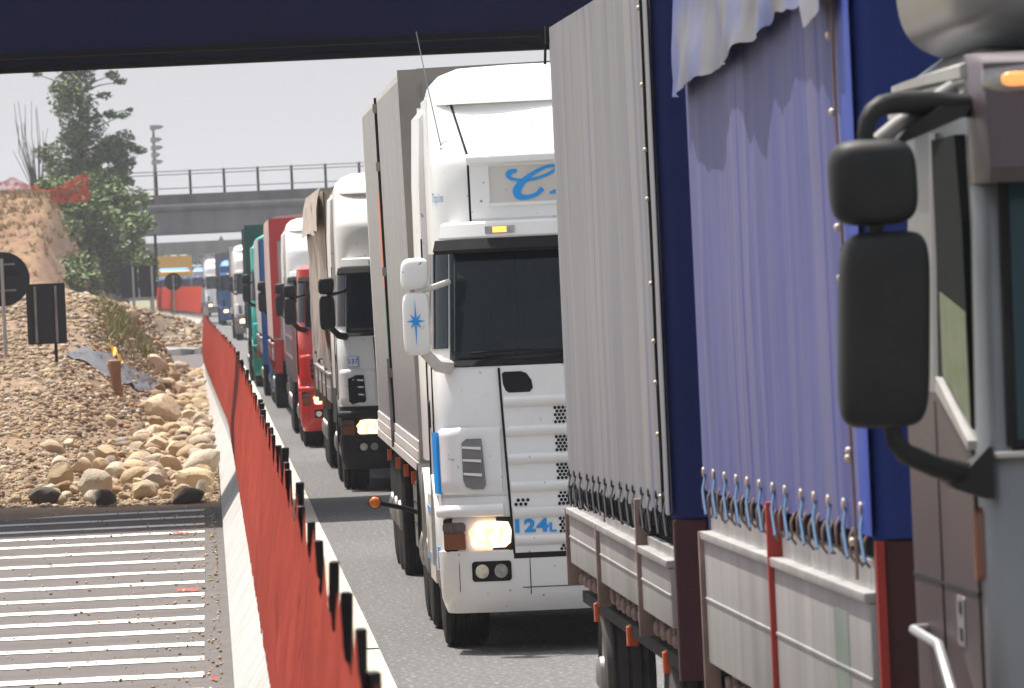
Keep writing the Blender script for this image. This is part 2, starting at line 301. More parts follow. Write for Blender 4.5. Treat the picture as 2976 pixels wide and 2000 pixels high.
def text_faces(txt, size, bold=0.0, shear=0.0, depth=0.004):
    cu = bpy.data.curves.new('lettering', 'FONT'); cu.body = txt; cu.size = size; cu.extrude = depth; cu.offset = bold; cu.shear = shear; cu.space_character = 1.18; cu.align_x = 'CENTER'; cu.align_y = 'CENTER'
    o = bpy.data.objects.new('lettering', cu); COL.objects.link(o)
    me = bpy.data.meshes.new_from_object(o.evaluated_get(bpy.context.evaluated_depsgraph_get())); bpy.data.objects.remove(o)
    V = [tuple(v.co) for v in me.vertices]; F = [tuple(p.vertices) for p in me.polygons]; bpy.data.meshes.remove(me)
    return V, F
def itp(x, xs, ys): return float(np.interp(x, xs, ys))
def sstep(a, b, x):
    t = min(max((x - a) / (b - a), 0), 1); return t * t * (3 - 2 * t)
def fbm(x, y, z=0.0, o=4): return mnoise.fractal(Vector((x, y, z)), 1.0, 2.0, o)

# ================================================================ THE SETTING
def cv(Y): return -1.76e-5 * max(0.0, Y - 180) ** 2
def sheet(name, m, xs, ys, zf, curve=True, smooth=60):
    b = MB(); n = len(xs)
    V = [(x + (cv(y) if curve else 0), y, zf(x, y)) for y in ys for x in xs]
    F = [(j * n + i, j * n + i + 1, (j + 1) * n + i + 1, (j + 1) * n + i) for j in range(len(ys) - 1) for i in range(n - 1)]
    b.add(V, F); return tag(b.build(name, m, smooth=smooth, fix=False), kind='structure')
g = MB(); g.add([(-5000, -200, -0.06), (5000, -200, -0.06), (5000, 5600, -0.06), (-5000, 5600, -0.06)], [(0, 1, 2, 3)])
tag(g.build('ground', 'field', fix=False), kind='structure')
ysr = list(np.linspace(-20, 760, 79))
sheet('road', 'asphalt', [0.30, 4, 9.6], ysr, lambda x, y: 0.0)
sheet('closed_carriageway', 'old_asphalt', [-11, -5, 0.28], ysr, lambda x, y: -0.002)
# edge line of the open lane: one worn strip with joints
b = MB()
for y0, y1 in ((14, 53.3), (53.55, 92), (92.2, 150), (150.2, 330)):
    ys = np.linspace(y0, y1, max(2, int((y1 - y0) / 4)) + 1)
    V = []; 
    for y in ys: V += [(0.79 + cv(y) + 0.012 * fbm(1, y), y, 0.005), (1.016 + cv(y) + 0.012 * fbm(5, y), y, 0.005)]
    b.add(V, [(2 * i, 2 * i + 1, 2 * i + 3, 2 * i + 2) for i in range(len(ys) - 1)])
tag(b.build('edge_line', 'edge_paint', smooth=0, fix=False), kind='structure')
b = MB()
for k, y in enumerate([49.1, 51.1, 53.3, 55.4, 57.6, 59.7, 61.9, 64.2, 66.8, 69.4, 72.2, 75.0, 77.7, 80.1, 82.6, 85.2, 87.6]):
    x1 = -0.02 + random.uniform(-.08, .02); x0 = -10.2
    xs = np.arange(x0, x1, 0.16)
    V = []
    for x in xs:
        w = 0.30 + 0.06 * fbm(x * 3, y) ; s = 0.012 * (x + 1)
        V += [(x, y - w + s + 0.05 * fbm(x * 5, y + 7), 0.003), (x, y + w + s + 0.05 * fbm(x * 5, y + 19), 0.003)]
    b.add(V, [(2 * i, 2 * i + 2, 2 * i + 3, 2 * i + 1) for i in range(len(xs) - 1)])
tag(b.build('hatched_marking', 'road_paint', smooth=0, fix=False), kind='structure')

# ---- gravel bank dumped across the closed carriageway
def Hm(X, Y):
    hm = itp(Y, [86, 90.2, 96, 105, 118, 131, 141, 150, 200, 240, 300, 345], [0, .06, .22, .42, .80, 1.25, 1.75, 2.15, 2.3, 2.1, 2.0, 2.0])
    toe = itp(Y, [86, 110, 150, 200, 232, 290, 320], [-.75, -.7, -.45, -.45, -1.75, -1.8, -.4])
    fl = itp(Y, [86, 90.2, 92.5, 200, 212, 292, 306, 345], [0, .02, .10, .10, 0, 0, .55, .55])
    z = hm * sstep(0, itp(Y, [86, 120, 150], [2.2, 1.9, 1.6]), toe - X) + fl
    if Y > 128: z = min(z, max(2.45 - .00576 * Y - .272 * X, fl) + .02)
    z += (0.05 * fbm(X * 1.3, Y * .5) + 0.02 * fbm(X * 5, Y * 2)) * min(1, max(0, (Y - 90) / 5)) * (1 if z > .04 else 0)
    return z - 0.015
xs = list(np.linspace(-13, -4.2, 14)) + list(np.linspace(-4, 0.05, 34)); ys = list(np.linspace(87, 205, 230)) + list(np.linspace(206, 345, 100))
sheet('gravel_bank', 'soil', xs, ys, Hm, curve=False)
# loose stones too many to count: one mesh of small faceted pebbles
def ico(sub):
    b = bmesh.new(); bmesh.ops.create_icosphere(b, subdivisions=sub, radius=1)
    V = np.array([v.co[:] for v in b.verts]); F = np.array([[v.index for v in f.verts] for f in b.faces]); b.free(); return V, F
IV, IF = ico(1)
def scatter_stones(name, pts, sizes, m, flat=0.62, sub=1):
    V0, F0 = (IV, IF) if sub == 1 else ico(sub)
    n = len(pts); nv = len(V0)
    P = np.repeat(V0[None], n, 0) * rng.uniform(.72, 1.18, (n, nv, 1))
    P *= np.stack([rng.uniform(.75, 1.35, n), rng.uniform(.75, 1.35, n), rng.uniform(.45, .95, n)], 1)[:, None]
    a = rng.uniform(0, 6.28, n); t = rng.normal(0, .5, n)
    ca, sa, ct, st = np.cos(a), np.sin(a), np.cos(t), np.sin(t)
    x, y, z = P[..., 0], P[..., 1], P[..., 2]
    y, z = y * ct[:, None] - z * st[:, None], y * st[:, None] + z * ct[:, None]
    x, y = x * ca[:, None] - y * sa[:, None], x * sa[:, None] + y * ca[:, None]
    Q = np.stack([x, y, z], -1) * np.asarray(sizes)[:, None, None] + np.asarray(pts)[:, None]
    F = (F0[None] + (np.arange(n) * nv)[:, None, None]).reshape(-1, 3)
    me = bpy.data.meshes.new(name); Q = Q.reshape(-1, 3)
    me.vertices.add(len(Q)); me.vertices.foreach_set('co', Q.ravel()); me.loops.add(F.size); me.loops.foreach_set('vertex_index', F.ravel())
    me.polygons.add(len(F)); me.polygons.foreach_set('loop_start', np.arange(len(F)) * 3); me.polygons.foreach_set('loop_total', np.full(len(F), 3)); me.update()
    me.materials.append(M[m]); o = bpy.data.objects.new(name, me); COL.objects.link(o); return o
GN = [(-2.27, 130.8), (-1.94, 131.7), (-1.61, 132.2), (-1.24, 137.1), (-.86, 146.8), (-.79, 157.0)]; GF = [(-2.27, 131.5), (-2.0, 134.5), (-1.87, 135.0), (-1.33, 141.5), (-.95, 150.0), (-.78, 157.5)]
def in_grey(X, Y):
    xs_ = [p[0] for p in GN]; return -2.27 < X < -.79 and itp(X, xs_, [p[1] for p in GN]) < Y < itp(X, [p[0] for p in GF], [p[1] for p in GF])
pts, sz = [], []
while len(pts) < 39000:
    u = random.random(); Y = 90.2 + 119 * u ** 1.7; xl = -0.0293 * Y - (0.25 if random.random() < .75 else 1.6)
    X = random.uniform(xl, 0.03); r = random.choice([.014, .016, .018, .02, .022, .025, .028, .032, .04, .055]) * (1 + (Y - 88) / 120)
    if in_grey(X, Y) and random.random() < .93: continue
    if fbm(X * 1.1 + 7, Y * .16) > .22 and random.random() < .75: continue
    pts.append((X, Y, Hm(X, Y) + r * .12)); sz.append(r * random.uniform(.55, 1.1))
for _ in range(3500):
    Y = random.uniform(205, 345); X = random.uniform(-6, .0)
    if 216 < Y < 292 and X > -1.9: continue
    r = random.uniform(.05, .16); pts.append((X, Y, Hm(X, Y) + r * .2)); sz.append(r)
tag(scatter_stones('loose_stones', pts, sz, 'pebble'), 'brown and tan loose stones covering the gravel bank', 'gravel', kind='stuff')
b = MB(); V = []; NG = 40
for i in range(NG + 1):
    X = -2.27 + 1.48 * i / NG; ya, yb = itp(X, [p[0] for p in GN], [p[1] for p in GN]), itp(X, [p[0] for p in GF], [p[1] for p in GF])
    for j in range(9): Y = ya + (yb - ya) * j / 8; V.append((X + .03 * fbm(Y, j * .5), Y, Hm(X, Y) + .045 + .02 * fbm(X * 9, Y * 3)))
b.add(V, [(i * 9 + j, (i + 1) * 9 + j, (i + 1) * 9 + j + 1, i * 9 + j + 1) for i in range(NG) for j in range(8)]); tag(b.build('grey_gravel', 'gravel_grey', smooth=60, fix=False), kind='structure')

# ---- single rocks
rock_me = []
V2, F2 = ico(3)
for k in range(8):
    b = MB(); ax = (random.uniform(.85, 1.35), random.uniform(.75, 1.0), random.uniform(.5, .78)); VV = []
    pl = [(Vector((random.gauss(0, 1), random.gauss(0, 1), random.gauss(0, .7))).normalized(), random.uniform(.55, .88)) for _ in range(5 + 3 * (k % 3))]
    for p in V2:
        q = Vector(p)
        for nrm, d in pl:
            e = q.dot(nrm) - d
            if e > 0: q -= nrm * e * .93
        q *= 1 + .09 * fbm(q.x * 1.6 + k * 9, q.y * 1.6, q.z * 1.6) + .02 * fbm(q.x * 6 + k, q.y * 6, q.z * 6)
        VV.append((q.x * ax[0], q.y * ax[1], q.z * ax[2]))
    b.add(VV, F2.tolist()); o = b.build('rock', 'rock', smooth=24, fix=False); rock_me.append(o.data); bpy.data.objects.remove(o)
def rock(X, Y, r, label, group=None, k=None, dz=.35, m=None, rot=None, sc=None):
    o = bpy.data.objects.new('rock', rock_me[random.randrange(8) if k is None else k]); COL.objects.link(o)
    if m: 
        o.data = o.data.copy(); o.data.materials[0] = M[m]
    o.location = (X, Y, Hm(X, Y) + r * dz); o.rotation_euler = rot or (random.gauss(0, .35), random.gauss(0, .35), random.uniform(0, 6.28)); o.scale = sc or (r, r, r)
    return tag(o, label, 'rock', group)
rock(-0.76, 131, .34, 'big grey brown boulder standing highest among the pale rocks by the barrier', k=2, dz=.8, sc=(.33, .32, .36))
rock(-0.80, 91.0, .22, 'long smooth oval tan rock at the front edge of the rubble', k=1, dz=.55, rot=(0, .05, .2), sc=(.20, .17, .16))
rock(-1.30, 91.6, .24, 'pointed brown rock sitting right above the left dark stone', k=4, dz=.6)
rock(-0.24, 91.8, .26, 'broad pitted tan boulder at the front corner beside the barrier', k=5, dz=.65, rot=(.1, 0, .4))
rock(-1.22, 90.25, .16, 'dark wet looking stone, left one of two at the front edge', k=1, dz=.5, m='dark_rock', rot=(.1, 0, .1), sc=(.16, .14, .19))
rock(-0.30, 90.2, .15, 'dark flat stone nearest the barrier at the front edge', k=3, dz=.45, m='dark_rock', rot=(0, 0, .3), sc=(.17, .14, .15))
rock(-1.85, 90.7, .2, 'jagged dark brown lump at the left end of the front edge', k=6, dz=.3, m='dark_rock', rot=(.2, .3, .8), sc=(.26, .2, .2))
rock(-0.16, 97.5, .26, 'largest pale cream boulder leaning close to the barrier foot', k=3, dz=.6, sc=(.26, .25, .25))
rock(-1.75, 93.5, .2, 'rounded cream boulder half sunk in gravel at the left front', k=0, dz=.5, sc=(.23, .2, .2))
rock(-2.03, 104, .16, 'lone elongated tan rock lying on the fine gravel slope', k=7, dz=.4, rot=(.1, .5, -.4), sc=(.2, .12, .13))
GR = 'rocks dumped on the closed carriageway'
placed = []; tries = 0
def toeX(Y): return itp(Y, [90, 93, 104, 130, 150, 200], [-2.6, -1.35, -1.1, -1.0, -.72, -.6])
while len(placed) < 285 and tries < 40000:
    tries += 1
    Y = 90.6 + 92 * random.random() ** 1.6; xl = toeX(Y) - (.9 if random.random() < .12 else 0)
    X = xl * random.random() ** 1.15
    r = random.choice((.06, .075, .09, .10, .12, .14, .165, .19)) * (1 + (Y - 90) / 300) * random.uniform(.85, 1.1)
    if X > -.0 - r: X = -.0 - r
    if any((X - a) ** 2 + ((Y - c) * .5) ** 2 < (.6 * (r + d)) ** 2 for a, c, d in placed): continue
    placed.append((X, Y, r)); rock(X, Y, r, 'pale tan or brown rock in the rubble heap beside the barrier', GR, dz=random.uniform(.2, .7))
# mid-size stones further off, past the individual ones
pts, sz = [], []
for _ in range(520):
    Y = random.uniform(91, 205); X = toeX(Y) * 1.15 * random.random() - .06; r = random.uniform(.05, .12) * (1 + (Y - 90) / 140); pts.append((X, Y, Hm(X, Y) + r * .3)); sz.append(r)
o = scatter_stones('rubble', pts, sz, 'rock', sub=2); o.data.materials[0] = M['pebble']
o.data.polygons.foreach_set('use_smooth', [True] * len(o.data.polygons))
tag(o, 'distant mixed rubble stones filling the far part of the heap', 'rubble', kind='stuff')

# ---- litter on the hatched carriageway
pts, sz = [], []
for _ in range(1100):
    Y = random.uniform(48, 89); X = -2.4 * random.random() ** 2.4 - .01; pts.append((X, Y, .008)); sz.append(random.choice([.004, .005, .006, .007, .009, .014]) * (1.6 if X > -.5 and random.random() < .15 else 1))
tag(scatter_stones('litter', pts, sz, 'litter'), 'dry leaves and brown litter strewn over the white hatching', 'litter', kind='stuff')
for X, Y, w, lb in ((-.35, 79.4, .075, 'red plastic strip lying beyond the white stripe nearest the shadow'), (-.25, 64.8, .085, 'red plastic strip lying halfway along the hatching by the barrier'), (-.06, 50.2, .02, 'tiny red scrap lying at the barrier foot, nearest the viewer')):
    b = MB(); n = 8; V = []
    for i in range(n + 1):
        x = X - w + 2 * w * i / n; z = .01 + .006 * abs(math.sin(i * 2.1)); V += [(x, Y + .12 * math.sin(i * .8), z), (x, Y + .16 + .10 * math.sin(i * .8), z + .01)]
    b.add(V, [(2 * i, 2 * i + 2, 2 * i + 3, 2 * i + 1) for i in range(n)]); tag(b.build('plastic_scrap', 'red_scrap', fix=False), lb, 'scrap')
b = MB(); V = []
for i in range(9):
    x = -1.68 + .027 * i; V += [(x, 139 + .3 * math.sin(i), Hm(x, 139) + .06 + .05 * math.sin(i * 1.7)), (x + .02, 139.5, Hm(x, 139.5) + .16 - .012 * i + .04 * math.sin(i * 2.3))]
b.add(V, [(2 * i, 2 * i + 2, 2 * i + 3, 2 * i + 1) for i in range(8)]); tag(b.build('plastic_sheet', 'yellow_plastic', fix=False), 'crumpled bright yellow plastic sheet on the gravel slope', 'plastic sheet')
b = MB(); zb = Hm(-1.47, 129.5)
b.loft([[(-1.47 + dx + rr * (1 + .1 * math.sin(3 * a)) * math.cos(a), 129.5 + rr * math.sin(a), zb + z) for a in np.linspace(0, 6.28, 13)[:-1]] for dx, z, rr in ((.03, -.05, .085), (.01, .12, .07), (-.01, .36, .085), (-.02, .5, .11), (-.02, .58, .10), (-.03, .6, .06))])
tag(b.build('wood_stump', 'wood', smooth=30), 'short upright brown wooden stump in the gravel', 'stump')
# broken slab of asphalt lying on the clear patch
b = MB(); P = [(-1.5, 0), (-.9, -2), (-.5, 1), (-.25, -1), (-.2, 6), (-1.4, 8)]
b.loft([[(x, 272 + y, 0.0) for x, y in P], [(x, 272 + y, .16 + .06 * (i % 2)) for i, (x, y) in enumerate(P)]]); tag(b.build('broken_slab', 'old_concrete'), 'lifted broken slab of grey paving beyond the clear patch', 'slab')

# ---- median barrier: separate precast segments, posts, red netting
def sh(Y): return itp(Y, [0, 105, 182, 205], [0, 0, -.33, -.37])
PROF = [(0.06, 0), (0.062, .07), (0.235, .34), (0.30, .84), (.315, .85), (.465, .85), (.48, .84), (0.545, .34), (0.72, .07), (0.72, 0)]
def barrier(ya, yb, lb, grp, fx=sh, z0=0.0, cat='barrier'):
    b = MB(); n = max(1, int((yb - ya) / 2)); ys = np.linspace(ya + .012, yb - .012, n + 1)
    b.loft([[(x + fx(y), y, z + z0 + (.006 * fbm(y * .7, z * 9) if 0 < z < .8 else 0)) for x, z in PROF] for y in ys])
    return tag(b.build('concrete_barrier', 'concrete', smooth=20), lb, cat, grp)
y = 10.0
while y < 205: barrier(y, y + 6.0, 'precast concrete barrier segment standing under the red netting', 'barrier segments along the open lane'); y += 6.0
pm = MB().cham(-.016, .016, -.02, .02, .0, .742, .005); p0 = pm.build('fence_post', 'black_plastic')
ypost = list(np.arange(13.8, 205, 2.36)); first = True
for k, y in enumerate(ypost):
    o = p0 if first else p0.copy()
    if not first: COL.objects.link(o)
    first = False
    o.location = (.328 + sh(y) + random.uniform(-.006, .006), y, .82 + random.uniform(-.03, .015)); o.rotation_euler = (random.gauss(0, .03), random.gauss(0.025, .02), random.gauss(0, .2))
    tag(o, 'short black post on the barrier holding up the red netting', 'fence post', 'black posts of the red netting')
def netting(name, ya, yb, xb, xt, fx, zb, zt, m, lb, step=.118, sag=.13, post0=13.8, per=2.36, amp=.03, nz=14, seed=0):
    b = MB(); ys = np.arange(ya, yb, step); V = []
    for y in ys:
        ph = ((y - post0) / per) % 1.0; s = math.sin(math.pi * ph)
        top = zt - sag * (s ** .6) + .035 * fbm(y * 2.1, seed) + (.03 if s < .2 else 0); bot = zb + .05 * fbm(y * .9, 3 + seed)
        for j in range(nz + 1):
            v = j / nz; x = xb + (xt - xb) * v ** 1.2 + fx(y) + amp * math.sin(math.pi * v) * fbm(y * .55, v * 1.3, seed) + .006 * fbm(y * 6, v * 2, seed)
            V.append((x, y, bot + (top - bot) * v))
    n = nz + 1; b.add(V, [(i * n + j, i * n + j + 1, (i + 1) * n + j + 1, (i + 1) * n + j) for i in range(len(ys) - 1) for j in range(nz)])
    return tag(b.build(name, m, smooth=60, fix=False), lb, 'netting')
netting('safety_netting', 12.5, 205, .205, .300, sh, .64, 1.625, 'net', 'long red safety netting strung along the barrier beside the open lane')
# second run further on, bending across the closed carriageway and facing the viewer
def sh2(Y): return -.45 - 2.45 * max(0, (Y - 345) / 100) ** 1.1
for k in range(17): barrier(345 + 6 * k, 351 + 6 * k, 'distant concrete barrier segment curving left under red netting', 'barrier segments of the far bend', sh2, .45)
netting('safety_netting', 345, 446, .2, .3, sh2, 1.05, 2.2, 'far_net', 'far red netting curving left in front of the yellow truck', step=.5, sag=.05, seed=5, nz=6)

# ---- navy steel overpass straight above the queue
ov = empty('overpass', (0, 86, 0), 'navy blue steel girder bridge crossing close overhead', 'overpass')
b = MB(); b.box(-30, 30, 0, .35, 4.90, 6.95); b.build('girder', 'navy_steel', ov)
b = MB(); b.box(-30, 30, -.12, .42, 4.84, 4.897); b.build('lower_flange', 'black_steel', ov)
b = MB(); b.box(-30, 30, 5.5, 5.85, 4.90, 6.95); b.build('girder', 'navy_steel', ov)
b = MB(); b.box(-30, 30, 5.45, 5.9, 4.84, 4.897); b.build('lower_flange', 'black_steel', ov)
b = MB()
for y in (1.9, 3.7): b.box(-30, 30, y, y + .3, 4.95, 6.9)
for x in np.arange(-28, 29, 3.5): b.box(x, x + .15, .353, 5.497, 5.2, 6.5)
b.build('cross_beam', 'black_steel', ov)
b = MB(); b.box(-30, 30, -1.8, 5.88, 6.96, 7.3); b.box(-30, 30, -1.8, -1.6, 7.301, 8.3); b.build('deck', 'black_steel', ov)  # unseen front overhang and parapet, shaped to lengthen the bridge's shadow
for x0, x1 in ((-22, -17), (14, 19)): b = MB(); b.box(x0, x1, -.2, 5.95, -.05, 4.835); b.build('abutment', 'old_concrete', ov)

# ---- embankment, concrete overpass further off
def He(X, Y):
    e = 4.6; h = sstep(-.6, 3.0, -X - e + .35 * fbm(X * .5, Y * .09)) * sstep(338, 382, Y)
    return -.05 + 6.8 * h + (.18 * fbm(X * .7, Y * .15) + .1 * fbm(X * 2, Y * .6)) * min(1, h * 4)
sheet('embankment', 'dry_earth', list(np.linspace(-60, -13, 16)) + list(np.linspace(-12.5, -3, 48)), list(np.linspace(336, 445.5, 90)), He, curve=False)
def tufts(name, m, pts, h, w, n, lb, cat='grass'):
    b = MB()
    for (x, y, z) in pts:
        for _ in range(n):
            a = random.uniform(0, 6.28); l = random.gauss(0, .35); hh = h * random.uniform(.5, 1.2); ww = w * random.uniform(.6, 1.2)
            px, py = x + random.gauss(0, h * .35), y + random.gauss(0, h * .5)
            ca, sa = math.cos(a), math.sin(a)
            b.add([(px - ca * ww, py - sa * ww, z), (px + ca * ww, py + sa * ww, z), (px + l * hh + random.gauss(0, .1) * hh, py + random.gauss(0, .3) * hh, z + hh)], [(0, 1, 2)])
    return tag(b.build(name, m, smooth=0, fix=False), lb, cat, kind='stuff')
P = []
for _ in range(2300):
    X, Y = random.uniform(-13, -5.5), random.uniform(352, 440); z = He(X, Y)
    if z > 3.9 + random.gauss(0, 1.6): P.append((X, Y, z))
tufts('dry_grass', 'dry_grass', P, .26, .035, 9, 'dry yellow grass over the top of the brown embankment')
P = []
for _ in range(420):
    t = random.random(); X = -1.8 + .7 * t + random.gauss(0, .13); Y = 142 + 22 * t + random.gauss(0, 3); P.append((X, Y, Hm(X, Y)))
for _ in range(300):
    Y = random.uniform(270, 335); X = random.uniform(-3.6, -1.7) + random.gauss(0, .2); P.append((X, Y, Hm(X, Y)))
for _ in range(60):
    Y = random.uniform(318, 342); X = random.uniform(-2.6, -1.6); P.append((X, Y, Hm(X, Y)))
tufts('weeds', 'grass', P, .17, .012, 9, 'yellow green weeds growing along the slope of the gravel bank')

ro = empty('overpass', (0, 455, 0), 'grey concrete overpass with open metal railing, beyond the gravel bank', 'overpass')
b = MB(); b.prism([(0, 5.05), (.6, 5.05), (.6, 6.1), (3.4, 6.1), (3.4, 5.05), (4, 5.05), (4, 6.1), (8, 6.1), (8, 5.05), (8.6, 5.05), (8.6, 6.1), (11.8, 6.1), (11.8, 5.05), (12.4, 5.05), (12.4, 6.2), (12.7, 6.4), (12.7, 6.67), (-.25, 6.67), (-.25, 6.4), (0, 6.2)], 'x', -9, 44); b.build('deck', 'old_concrete', ro, smooth=0)
b = MB(); b.box(-9, 44, -.2, .0, 6.675, 7.22); b.build('parapet', 'dark_concrete', ro)
b = MB(); b.box(-9, 44, -.30, -.255, 6.55, 6.69); b.build('kerb_edge', 'concrete', ro)
for x in np.arange(-4.4, 40, 1.87): b = MB(); b.box(x, x + .14, -.16, -.06, 7.223, 8.56); b.build('railing_post', 'chassis', ro)
b = MB()
for z in (8.5, 8.32, 7.55): b.tube([(-9, -.19, z), (44, -.19, z)], .03, 6)
b.build('handrail', 'steel_grey', ro)
b = MB(); b.box(-8.2, -4.4, -5, 18, -.05, 5.045); b.box(-9.5, -8.2, -5, 18, -.05, 5.6); b.build('abutment', 'dark_concrete', ro)
b = MB(); b.box(19, 23, -5, 18, -.05, 5.045); b.build('abutment', 'dark_concrete', ro)
fo = empty('overpass', (0, 800, 0), 'pale far overpass seen under the concrete one through the haze', 'overpass')
b = MB(); b.box(-30, 40, 0, 9, 5.0, 6.2); b.build('deck', 'dark_concrete', fo); b = MB(); b.box(-30, -14, 0.2, 8.8, -.05, 4.995); b.box(12, 40, .2, 8.8, -.05, 4.995); b.build('abutment', 'old_concrete', fo)

# ---- vegetation
def leaves(b, clumps, n, size, zs=1.0):
    tot = sum(c[3] ** 2 for c in clumps)
    for cx, cy, cz, r, *q in clumps:
        k = int(n * r * r / tot); fl = q[0] if q else .8
        for _ in range(k):
            d = Vector((random.gauss(0, 1), random.gauss(0, 1), random.gauss(0, 1))).normalized() * r * random.uniform(.25, 1.0) ** .6
            d.z *= fl; p = Vector((cx, cy, cz)) + d * (1 + .25 * fbm(cx + d.x * 2, cz + d.z * 2))
            s = size * random.uniform(.5, 1.2); u = Vector((random.gauss(0, 1), random.gauss(0, 1), random.gauss(0, .6))).normalized()
            w = u.cross(Vector((random.gauss(0, .5), random.gauss(0, .5), 1))).normalized() * s * .55; u *= s
            b.add([p - u, p + w, p + u, p - w], [(0, 1, 2, 3)])
def tree(name, loc, clumps, n, size, m, trunk, lb, cat, extra=()):
    t = empty(name, loc, lb, cat)
    b = MB(); leaves(b, clumps, n, size); b.build('crown', m, t, smooth=0, fix=False)
    if trunk:
        b = MB(); b.tube(trunk, .26, 8, .06)
        for cx, cy, cz, r, *q in clumps:
            if abs(cx) > 1.2 or r < .9:
                k = min(range(len(trunk)), key=lambda i: abs(trunk[i][2] - (cz - .7))); a = Vector(trunk[k]); e = Vector((cx, cy, cz)); b.tube([a, a.lerp(e, .5) + Vector((0, 0, .12)), e], .055, 5, .015)
        b.build('trunk', 'bark', t)
    return t
C = []
for z in np.arange(.6, 11.5, .85): C.append((random.gauss(-.1, .35), random.gauss(0, .4), z, random.uniform(1.0, 1.35), .9))
for x, z, r in ((2.6, 4.5, .55), (3.1, 4.3, .42), (1.6, 4.7, .7), (1.9, 3.2, .75), (1.3, 2.2, .9), (2.3, 3.7, .4), (1.6, 6.3, .5), (2.3, 6.2, .4), (2.7, 6.5, .22), (1.4, 7.3, .4), (1.8, 8.4, .45), (2.3, 8.0, .38), (1.5, 9.3, .6), (2.2, 9.6, .45), (2.5, 10.3, .4), (-1.6, 9.0, .45), (-2.2, 8.6, .3), (-1.2, 7.8, .5), (-1.4, 10.4, .6), (2.2, 1.4, .8), (2.4, 2.6, .45), (-1.2, 1.2, 1.0), (1.2, .7, 1.1)):
    C.append((x, random.gauss(0, .5), z, r, .5))
for _ in range(30): C.append((random.uniform(-1.9, 2.3), random.gauss(0, .8), random.uniform(.2, 5.2), random.uniform(.6, .95), .7))
tree('ivy_clad_tree', (-6.3, 440, 5.2), C, 22000, .16, 'leaf', [(.08 * math.sin(q * 1.3), 0, q) for q in np.linspace(-5.3, 11.5, 22)], 'tall dark green tree rising above the embankment at the left', 'tree')
C2 = []
for k in range(74):
    x, y = random.uniform(-7.7, -2.9), random.uniform(396, 417); top = 8.3 - abs(x + 4.9) * .85; z0 = max(He(x, y) + .1, 2.4 if -6 < x else 1.5); r = random.uniform(.55, 1.0)
    if z0 > top: z0, top = He(x, y), He(x, y) + .5
    C2.append((x + 6, y - 406, random.uniform(z0, top) - 2, r, .8))
for k in range(34):
    x, y = random.uniform(-6.6, -4.2), random.uniform(352, 396); r = random.uniform(.5, .9); C2.append((x + 6, y - 406, max(He(x, y), .6) + .25 - 2, r, .8))
tree('ivy_thicket', (-6, 406, 2), C2, 26000, .17, 'ivy', None, 'rounded ivy thicket smothering the end of the concrete overpass', 'bush')
t = empty('bare_shrub', (-8.6, 436, 7), 'leafless thin twigs standing left of the ivy clad tree', 'shrub')
b = MB()
for k in range(22):
    a = random.uniform(-1.3, .6); h = random.uniform(2.5, 5.4); b.tube([(0, 0, -.8), (a * .35, random.gauss(0, .2), h * .3), (a * .75, random.gauss(0, .3), h * .65), (a * .9 + random.gauss(0, .15), random.gauss(0, .4), h)], .032, 5, .012)
b.build('twigs', 'bark', t)
b = MB(); xs_ = np.linspace(-13, -5.3, 64); V = []
for x in xs_:
    s = abs(math.sin((x + 12.5) * 1.15)); top = 7.75 - .75 * (1 - abs(2 * (((x + 9.0) / 3.4) % 1) - 1)) ** 1.0 + .1 * fbm(x * 2, 1)
    for j in range(6): zb_ = max(He(x, 392) - .1, 6.4) ; V.append((x, 392 + .25 * fbm(x, j * .4), zb_ + (top - zb_) * j / 5))
b.add(V, [(i * 6 + j, (i + 1) * 6 + j, (i + 1) * 6 + j + 1, i * 6 + j + 1) for i in range(63) for j in range(5)])
tag(b.build('safety_netting', 'plastic_mesh', smooth=60, fix=False), 'sagging orange plastic netting along the top of the embankment', 'netting')
b = MB(); leaves(b, [(random.uniform(-90, 160), random.uniform(-25, 25), random.uniform(0, 5.5), random.uniform(2.5, 5)) for _ in range(150)], 15000, 1.5)
o = b.build('far_woods', 'wood_far', smooth=0, fix=False); o.location = (0, 1150, 0); tag(o, 'hazy line of far woods beyond the road', 'woods', kind='stuff')

# ---- backs of road signs, poles
def sign_round(loc, r, zc, zb, lb):
    t = empty('road_sign', loc, lb, 'road sign')
    b = MB(); b.lathe([(r * .99, -.012), (r, -.006), (r, .006), (r * .99, .012)], (0, 0, zc), 'y', 40); b.build('sign_face', 'sign_back', t)
    b = MB(); b.tube([(0, -.05, zb), (0, -.05, zc + r * .75)], .032, 10); b.build('post', 'galv', t)
    b = MB()
    for dz in (-.45 * r, .5 * r): b = MB(); b.box(-.05, r * .48, -.04, -.014, zc + dz, zc + dz + .03); b.build('bracket', 'steel_grey', t)
    b = MB(); b.box(.1 * r, .58 * r, -.0165, -.0125, zc + .12 * r, zc + .32 * r); b.build('label_plate', 'chassis', t)
    return t
sign_round((-3.22, 131, 0), .435, 2.6, Hm(-3.22, 131) - .3, 'dark back of a large round road sign on a grey post at the left edge')
sign_round((-1.32, 338, 0), .37, 2.42, .3, 'dark back of a small round sign standing before the far red netting')
t = empty('road_sign', (-2.49, 128, 0), 'dark back of a rectangular sign board standing on the gravel bank', 'road sign', rz=R(8))
b = MB(); b.prism(rrect(-.305, .305, 1.56, 2.50, .02), 'y', -.012, .012); b.build('sign_face', 'sign_back', t)
b = MB()
for x in (-.17, .15): b.box(x - .018, x + .018, -.05, -.0125, 1.58, 2.46)
b.build('stiffener', 'steel_grey', t)
b = MB(); b.tube([(.13, .03, Hm(-2.4, 128) - .3), (.13, .03, 2.3)], .026, 8); b.build('post', 'chassis', t)
t = empty('road_sign', (-2.7, 331, 0), 'pair of blue grey sign board backs on two posts beneath the overpass', 'road sign')
